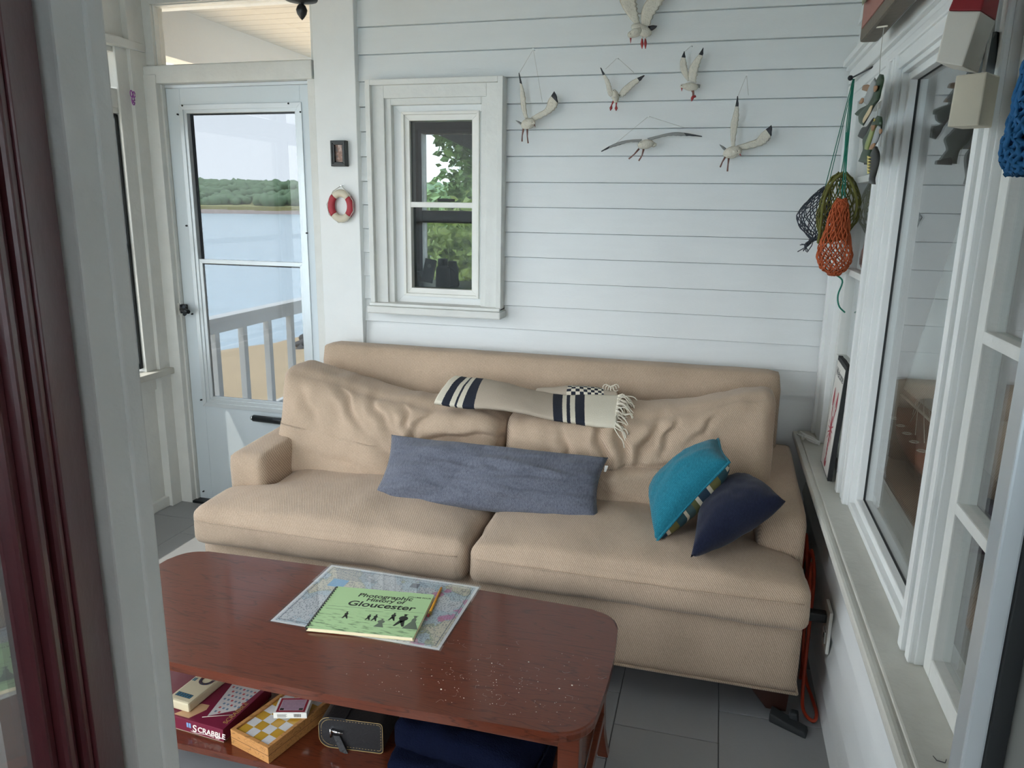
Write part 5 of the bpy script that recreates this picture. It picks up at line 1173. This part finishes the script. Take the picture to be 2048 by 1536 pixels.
def oval(cx, cy, rx, ry, a=0, n=14): flat([(cx+rx*math.cos(6.283*i/n)*math.cos(a)-ry*math.sin(6.283*i/n)*math.sin(a), cy+rx*math.cos(6.283*i/n)*math.sin(a)+ry*math.sin(6.283*i/n)*math.cos(a)) for i in range(n)])
oval(0, .155, .016, .042); [oval(0, .110-.016*i, .013-.001*i, .009) for i in range(5)]; oval(-.012, .030, .008, .013, .5); oval(.012, .030, .008, .013, -.5); oval(0, .026, .007, .012)
for s in (-1, 1):
    oval(s*.030, .205, .006, .030, s*-.35); oval(s*.042, .255, .011, .034, s*.12); oval(s*.028, .250, .005, .022, s*-.25)
    for i in range(4): oval(s*.032, .165-.016*i, .020, .0026, s*(.35-.35*i))
    oval(s*.012, .24, .0014, .055, s*-.12)
finish('painted_lobster', bm, 'lobster_red', ss, kind='stuff')

# bundle of white cord at the far end of the sill
bm = NB(); b0 = Vector((.375, 3.02, .672))
for i in range(7): tube(bm, spline([b0+Vector((random.uniform(-.02, .0), random.uniform(-.02, .02), random.uniform(0, .02))), b0+Vector((.02, -.04+random.uniform(-.01, .01), random.uniform(0, .014))), b0+Vector((.05, -.10, random.uniform(0, .012)))], 8), .0035, 6)
tube(bm, [b0+Vector((.005*math.cos(a*.8), -.03+.004*math.sin(a), .006+.010*math.sin(a*.8))) for a in range(9)], .003, 6)
o = finish('cord_bundle', bm, 'old_white_paint', None, origin=b0); tag(o, 'small tied bundle of white cord at the far end of the sill', 'cord')
# staple left on the sill
sp_ = PZ(1880, 1520, .6612); bm = NB(); tube(bm, [sp_+Vector((-.009, .006, .001)), sp_+Vector((-.006, -.004, .001)), sp_+Vector((.006, -.006, .001)), sp_+Vector((.010, .003, .001))], .0007, 5); o = finish('wire_staple', bm, 'dark_metal', None, origin=sp_); tag(o, 'bent wire staple lying on the near end of the sill', 'staple')

# ---- outlet, plug and orange extension cord
ol = thing('power_outlet', 'white outlet plate low on the house wall beside the sofa', 'outlet', (.416, 2.27, .30))
finish('plate', B(.408, .418, 2.225, 2.315, .215, .355, .003), 'white_plastic', ol); finish('socket', B(.405, .409, 2.25, 2.29, .235, .275, .002), 'white_trim', ol); finish('slot', B(.4035, .4055, 2.262, 2.267, .25, .265), 'black', ol)
ec = thing('extension_cord', 'orange extension cord plugged in beside the sofa and coiled on the floor', 'cord', (.38, 2.4, 0))
bm = NB(); box(bm, .352, .407, 2.253, 2.287, .302, .332, .006); finish('plug', bm, 'black', ec)
pts = [(0.366, 2.27, .317), (0.359, 2.30, .33), (0.362, 2.36, .38), (0.376, 2.46, .40), (0.386, 2.50, .30), (0.379, 2.46, .12), (0.386, 2.38, .03), (0.399, 2.30, .010), (0.404, 2.22, .010), (0.389, 2.18, .010), (0.366, 2.22, .012), (0.366, 2.28, .05), (0.376, 2.36, .20), (0.386, 2.44, .36), (0.380, 2.52, .42), (0.386, 2.58, .3), (0.392, 2.56, .1), (0.386, 2.48, .02), (0.374, 2.40, .010)]
bm = NB(); tube(bm, spline(pts, 120), .0055, 8); finish('cable', bm, 'orange_cord', ec)
bm = NB(); tube(bm, spline([(.36, 2.54, .02), (.375, 2.52, .3), (.37, 2.60, .44), (.378, 2.66, .3), (.37, 2.62, .05), (.366, 2.55, .012), (.36, 2.47, .012)], 60), .0055, 8); finish('cable_loop', bm, 'orange_cord', ec)
# black rubber doorstop by the sofa leg
wd = thing('rubber_wedge', 'black rubber wedge on the tiles beside the sofa leg', 'wedge', (.31, 2.13, 0))
A_, B_, C_, D_ = [PZ(x, y, 0) for x, y in ((1537, 1444), (1612, 1480), (1617, 1462), (1592, 1424))]
bm = NB(); hexa(bm, [A_, B_, C_, A_+Vector((.01, .05, 0)), A_+Vector((0, .004, .028)), B_+Vector((-.004, .006, .016)), C_+Vector((-.004, 0, .016)), A_+Vector((.01, .046, .03))], 0, .005); finish('body', bm, 'gasket', wd, True)
bm = NB(); hexa(bm, [Vector((.315, 2.155, 0)), Vector((.345, 2.150, 0)), Vector((.350, 2.185, 0)), Vector((.32, 2.188, 0)), Vector((.317, 2.157, .04)), Vector((.340, 2.153, .04)), Vector((.345, 2.18, .04)), Vector((.322, 2.183, .04))], 0, .006); finish('heel', bm, 'gasket', wd, True)

# ---- behind the panes: model sailboat, window-sill clutter
sbx = .66; by_ = 2.44
bo = thing('model_sailboat', 'model sailboat with white sail and red hull behind the picture window', 'model boat', (sbx, by_, .74))
mat('sail_cloth', lin(232, 236, 230), .8, .05); mat('hull_red', lin(150, 72, 46), .4, .1)
bm = NB(); rings = []
for i in range(13):
    t = i/12; y = by_+.30-.60*t; w_ = .062*math.sin(PI*min(1, .08+t*.86))**.6; hgt = .10; sheer = .03*(2*t-1)**2
    rings.append([bm.verts.new((sbx+w_*a, y, .76+hgt*b+sheer)) for a, b in ((-1, .95), (-.92, .5), (-.5, .15), (0, 0), (.5, .15), (.92, .5), (1, .95))])
for a, b in zip(rings, rings[1:]):
    for j in range(6): bm.faces.new((a[j], a[j+1], b[j+1], b[j]))
    bm.faces.new((a[6], a[0], b[0], b[6]))
bm.faces.new(rings[0]); bm.faces.new(rings[-1]); finish('hull', bm, 'hull_red', bo, True)
bm = NB(); tube(bm, [(sbx, by_-.02, .82), (sbx, by_-.02, 1.55)], .005, 8); tube(bm, [(sbx, by_-.02, .92), (sbx-.02, by_+.30, .93)], .004, 8); finish('mast', bm, 'cream', bo)
bm = NB(); L = spline([(sbx, by_-.03, .95), (sbx, by_-.03, 1.2), (sbx, by_-.025, 1.52)], 16); R_ = spline([(sbx-.02, by_+.28, .955), (sbx-.012, by_+.16, 1.2), (sbx-.002, by_-.01, 1.52)], 16); blade(bm, L, R_, .008, (-1, 0, 0), 8); finish('sail', bm, 'sail_cloth', bo)
bm = NB()
for q in range(7): a = Vector((sbx+random.uniform(-.05, .05), by_+.25-.08*q, .87)); tube(bm, [a, Vector((sbx, by_-.02+random.uniform(-.1, .2), .93+random.uniform(0, .1)))], .0014, 5)
for q in range(5): a = Vector((sbx-.05, by_+.22-.09*q, .865)); tube(bm, [a+Vector((.012*math.cos(i), .012*math.sin(i), 0)) for i in range(8)], .002, 5)
finish('rigging', bm, 'cream', bo)
bm = NB(); box(bm, sbx-.10, sbx+.22, 1.95, 2.85, .715, .735, .003); [box(bm, x, x+.03, y, y+.03, 0, .715) for x in (sbx-.09, sbx+.18) for y in (1.97, 2.80)]
o = finish('side_table', bm, 'dark_wood', None, origin=(sbx, 2.4, 0)); tag(o, 'dark table carrying the model boat behind the picture window', 'table')
bm = NB(); rings = []; box(bm, sbx-.03, sbx+.03, by_-.08, by_+.08, .7352, .764, .003); finish('cradle', bm, 'dark_wood', bo)

ZS = 1.145
bm = NB(); box(bm, -1.74, -.36, 3.303, 3.80, ZS-.02, ZS, .003); [box(bm, x, x+.03, 3.74, 3.77, 0, ZS-.02) for x in (-1.73, -.40)]; [box(bm, x, x+.03, 3.31, 3.34, 0, ZS-.02) for x in (-1.73, -.40)]
o = finish('window_table', bm, 'dark_wood', None, origin=(-1, 3.5, 0)); tag(o, 'dark narrow table just inside the end-wall window', 'table')
YI = 3.48
bi = thing('binoculars', 'black binoculars standing upright behind the end-wall window', 'binoculars', PY(888, 565, YI))
c0 = PY(886, 562, YI); c0.z = ZS+.001
bm = NB(); lathe(bm, [(.036, 0), (.036, .02), (.034, .085), (.026, .10), (.022, .102), (.024, .108), (.024, .134), (.020, .136)], c0, 22); finish('barrel', bm, 'black', bi, True)
bm = NB(); lathe(bm, [(.030, 0), (.030, .09), (.024, .10), (.020, .12), (.016, .122)], c0+Vector((.032, .05, 0)), 20); finish('barrel', bm, 'black', bi, True)
bm = NB(); tube(bm, spline([c0+Vector((.03, -.01, .095)), c0+Vector((.06, -.02, .085)), c0+Vector((.085, -.03, .05)), c0+Vector((.09, -.03, .012)), c0+Vector((.05, -.03, .006))], 18), .004, 6); finish('strap', bm, 'black', bi)
bx_ = thing('small_carton', 'small dark carton leaning behind the end-wall window', 'box', PY(850, 570, YI)); q = PY(848, 555, YI); q.z = ZS+.001
MQ = frame4(q, (1, 0, 0), (0, 1, 0)) @ Matrix.Rotation(.15, 4, 'Y') @ Matrix.Rotation(-.2, 4, 'X')
b = B(-.022, .03, .0, .03, .02, .135, bev=.002); b.transform(MQ); finish('carton', b, mat('dark_card', lin(50, 56, 60), .5), bx_)
bm = NB(); tube(bm, [MQ@Vector((.006, -.0005, .10)), MQ@Vector((.006, .001, .10))], .010, 14); finish('printed_disc', bm, 'grey_jamb', bx_)
bk2 = thing('plastic_basket', 'grey slotted basket in the corner of the end-wall window', 'basket', PY(832, 570, YI-.02)); q = PY(830, 560, YI-.02); q.z = ZS+.001
bm = NB(); box(bm, q.x-.05, q.x+.03, q.y-.02, q.y+.03, 0+ZS+.001, ZS+.012); box(bm, q.x-.052, q.x+.032, q.y-.022, q.y+.032, ZS+.055, ZS+.072, .002); finish('rim', bm, mat('basket_grey', lin(70, 78, 82), .5), bk2)
for i in range(6): finish('slat', B(q.x-.048+.014*i, q.x-.041+.014*i, q.y-.02, q.y-.017, ZS+.01, ZS+.06), 'basket_grey', bk2)

# ================================================================== OUTSIDE
ZW = -3.0
k = NT('sea_water'); k.b.inputs['Roughness'].default_value = .22; k.b.inputs['Base Color'].default_value = lin(176, 198, 208); k.b.inputs['IOR'].default_value = 1.33
c = k.n('TexCoord'); mp = k.n('Mapping'); mp.inputs['Scale'].default_value = (.5, .5, 1); k.l(c.outputs['Object'], mp.inputs[0]); n1 = k.n('TexNoise', i={'Scale': 1.2, 'Detail': 6}); k.l(mp.outputs[0], n1.inputs['Vector'])
bp = k.n('Bump', i={'Strength': .7, 'Distance': .25}); k.l(n1.outputs['Fac'], bp.inputs['Height']); k.l(bp.outputs[0], k.b.inputs['Normal'])
bm = NB(); vs = [bm.verts.new(p) for p in ((-1500, -600, ZW), (700, -600, ZW), (700, 1500, ZW), (-1500, 1500, ZW))]; bm.faces.new(vs); o = finish('sea', bm, 'sea_water'); tag(o, 'calm pale blue sea beyond the deck railing', 'sea'); o['kind'] = 'stuff'
A_, B_ = PZ(418, 702, ZW), PZ(600, 655, ZW); sd_ = (B_-A_).normalized(); nn = Vector((sd_.y, -sd_.x, 0))
bm = NB(); g = []
for i in range(41):
    row = []
    for j in range(25):
        s = -30+3.2*i; t = j*.9; p = A_+sd_*s+nn*(t-.5+.5*fbm(Vector((s*.15, 0, 0)), 1)); p.z = ZW-.06+.055*t+.05*fbm(p, .5)
        row.append(bm.verts.new(p))
    g.append(row)
for i in range(40):
    for j in range(24): bm.faces.new((g[i][j], g[i+1][j], g[i+1][j+1], g[i][j+1]))
o = finish('beach', bm, 'sand', None, True); tag(o, 'strip of tan sand below the deck railing', 'beach'); o['kind'] = 'stuff'
mat('wet_rock', lin(84, 80, 76), .7, .2, 3, .5, 8)
rk = random.Random(3)
bm = NB()
for i in range(16):
    p = PZ(596+rk.uniform(0, 40), 684+rk.uniform(-10, 10), ZW+.15); r = rk.uniform(.08, .22); q0 = len(bm.verts); ellips(bm, p, r, r*.8, r*.5, None, 8, 6); bm.verts.ensure_lookup_table()
    for v in bm.verts[q0:]: v.co += Vector((1, 1, 1))*fbm(v.co, 3)*.12
o = finish('beach_rocks', bm, 'wet_rock'); tag(o, 'dark weedy rocks on the sand seen past the railing', 'rocks'); o['kind'] = 'stuff'
# far shore
fd = Vector((-.62, 1, 0)).normalized(); fc = fd*345; fs_ = Vector((fd.y, -fd.x, 0))
bm = NB()
for i in range(60):
    s = -330+11*i; p = fc+fs_*s; h = 1.5+.4*fbm(Vector((s*.05, 0, 0)), 1); hexa(bm, [p+Vector((0, 0, ZW-1)), p+fs_*11+Vector((0, 0, ZW-1)), p+fs_*11+fd*6+Vector((0, 0, ZW-1)), p+fd*6+Vector((0, 0, ZW-1)), p+Vector((0, 0, ZW+h)), p+fs_*11+Vector((0, 0, ZW+h)), p+fs_*11+fd*6+Vector((0, 0, ZW+h)), p+fd*6+Vector((0, 0, ZW+h))])
o = finish('seawall', bm, 'seawall'); tag(o, 'pinkish stone seawall along the far shore', 'seawall'); o['kind'] = 'stuff'
bm = NB(); hexa(bm, [fc-fs_*340+fd*4+Vector((0, 0, ZW)), fc+fs_*340+fd*4+Vector((0, 0, ZW)), fc+fs_*340+fd*160+Vector((0, 0, ZW)), fc-fs_*340+fd*160+Vector((0, 0, ZW)), fc-fs_*340+fd*4+Vector((0, 0, 0)), fc+fs_*340+fd*4+Vector((0, 0, 0)), fc+fs_*340+fd*160+Vector((0, 0, 8)), fc-fs_*340+fd*160+Vector((0, 0, 8))])
o = finish('far_bank', bm, mat('far_grass', lin(150, 150, 96), .9, .2, .1)); tag(o, 'grassy bank behind the far seawall', 'bank'); o['kind'] = 'stuff'
base = bmesh.new(); bmesh.ops.create_icosphere(base, subdivisions=2, radius=1); bv = [v.co.copy() for v in base.verts]; bf = [[v.index for v in f.verts] for f in base.faces]; base.free()
VV, FF = [], []; rf = random.Random(5)
for i in range(2600):
    s = rf.uniform(-330, 330); t = rf.uniform(10, 130); p = fc+fs_*s+fd*t; r = rf.uniform(1.8, 3.8)
    z = -.5+t*.082+1.2*noise.noise(Vector((s*.015, t*.02, 0)))*3; off = len(VV)
    for v in bv:
        d = 1+.42*noise.noise(v*2.6+Vector((i*.7, 0, 0))); VV.append(p+Vector((v.x*r*d, v.y*r*d, z+v.z*r*.85*d+2.0)))
    FF += [[a+off for a in f] for f in bf]
me = bpy.data.meshes.new('far_woods'); me.from_pydata(VV, [], FF); me.materials.append(MATS['foliage_far']); me.polygons.foreach_set('use_smooth', [True]*len(me.polygons))
o = bpy.data.objects.new('far_woods', me); COL.objects.link(o); tag(o, 'wooded green hillside across the water', 'woods'); o['kind'] = 'stuff'

# deck and railing outside the door; unseen front deck added to bounce light
bm = NB(); box(bm, -3.2, -1.8, 3.3, 9.2, -.12, -.03); box(bm, -3.2, XL-.1, .3, 3.3, -.12, -.03); box(bm, -3.2, -.98, -2.6, .53, -.12, -.03); struct('floor_deck', bm, 'deck')
mat('rail_white', lin(238, 240, 238), .5, .05, 20, .3, 40)
rl = thing('deck_railing', 'white wooden railing along the side deck outside the door', 'railing', (-3.05, 5, -.03))
bm = NB(); box(bm, -3.10, -3.0, 3.2, 9.0, .79, .825, .005); finish('top_rail', bm, 'rail_white', rl)
bm = NB(); box(bm, -3.07, -3.03, 3.2, 9.0, .72, .79, .003); finish('sub_rail', bm, 'rail_white', rl)
bm = NB(); box(bm, -3.07, -3.03, 3.2, 9.0, .06, .12, .003); finish('bottom_rail', bm, 'rail_white', rl)
q = finish('baluster', B(-.022, .022, -.022, .022, 0, .62, .003), 'rail_white'); bme = q.data; bpy.data.objects.remove(q)
for i in range(20):
    o = bpy.data.objects.new('baluster', bme); COL.objects.link(o); o.parent = rl; o.location = Vector((-3.05, 4.06+.295*(i-2), .11))-OFF[rl]
for y in (3.28, 9.0): finish('post', B(-3.10, -3.0, y-.05, y+.05, -.03, 2.31, .004), 'rail_white', rl)

# tree and shrub seen through the end-wall window
mat('leaf_a', lin(112, 146, 84), .5, .4, 5); mat('leaf_b', lin(172, 190, 110), .5, .3, 6); mat('bark', lin(84, 72, 58), .9, .2, 10)
def leaves(name, label, cat, cloud, n, size, m, trunk):
    t = thing(name, label, cat, trunk[0]); r_ = random.Random(n); V, F = [], []
    for i in range(n):
        c_, rad = r_.choice(cloud); u = Vector((r_.gauss(0, 1), r_.gauss(0, 1), r_.gauss(0, 1))).normalized()*rad*(r_.random()**.4); p = Vector(c_)+u
        a = Vector((r_.uniform(-1, 1), r_.uniform(-1, 1), r_.uniform(-.6, .3))).normalized(); b = a.orthogonal().normalized(); b.rotate(Matrix.Rotation(r_.uniform(0, 6), 3, a)); s = size*r_.uniform(.6, 1.3); o_ = len(V)
        nrm_ = a.cross(b)*s*.12
        V += [p, p+a*s*.5+b*s*.32+nrm_, p+a*s, p+a*s*.5-b*s*.32+nrm_]; F += [[o_, o_+1, o_+2], [o_, o_+2, o_+3]]
    V = [Vector(v)-OFF[t] for v in V]; me = bpy.data.meshes.new('foliage'); me.from_pydata(V, [], F); me.materials.append(MATS[m]); o = bpy.data.objects.new('foliage', me); COL.objects.link(o); o.parent = t; o['kind'] = 'stuff'
    bm = NB(); tube(bm, spline(trunk, 10), [.11-.008*i for i in range(11)], 8); finish('trunk', bm, 'bark', t); return t
T0 = PY(945, 330, 8.0)
leaves('leafy_tree', 'leafy green tree seen through the end-wall window', 'tree', [((T0.x+.35, 8.2, T0.z+.1), .75), ((T0.x+.55, 8.4, T0.z+.7), .6), ((T0.x+.1, 8.0, T0.z-.35), .55), ((T0.x+.7, 8.6, T0.z-.4), .7), ((T0.x-.05, 8.1, T0.z+.4), .4), ((T0.x-.2, 8.3, T0.z-.6), .5)], 5200, .11, 'leaf_a', [(T0.x+.5, 8.3, ZW+1.5), (T0.x+.45, 8.3, 0), (T0.x+.4, 8.3, 1), (T0.x+.5, 8.3, T0.z)])
T1 = PY(900, 500, 6.4)
leaves('garden_shrub', 'pale green shrub low in the end-wall window', 'shrub', [((T1.x-.1, 6.5, T1.z+.0), .38), ((T1.x+.3, 6.6, T1.z+.1), .45), ((T1.x+.1, 6.7, T1.z-.3), .5), ((T1.x-.25, 6.6, T1.z-.1), .3), ((T1.x+.55, 6.6, T1.z-.1), .4)], 2600, .10, 'leaf_b', [(T1.x+.1, 6.6, ZW+1.5), (T1.x+.1, 6.6, -.5), (T1.x+.12, 6.6, .3), (T1.x+.1, 6.6, T1.z-.2)])
e0, e1_ = PY(860, 262, 4.9), PY(955, 306, 4.9)
bm = NB(); hexa(bm, [e0, e1_, e1_+Vector((0, .5, 0)), e0+Vector((0, .5, 0)), e0+Vector((0, 0, .25)), e1_+Vector((0, 0, .35)), e1_+Vector((0, .5, .35)), e0+Vector((0, .5, .25))]); struct('trim_17', bm, 'gasket')
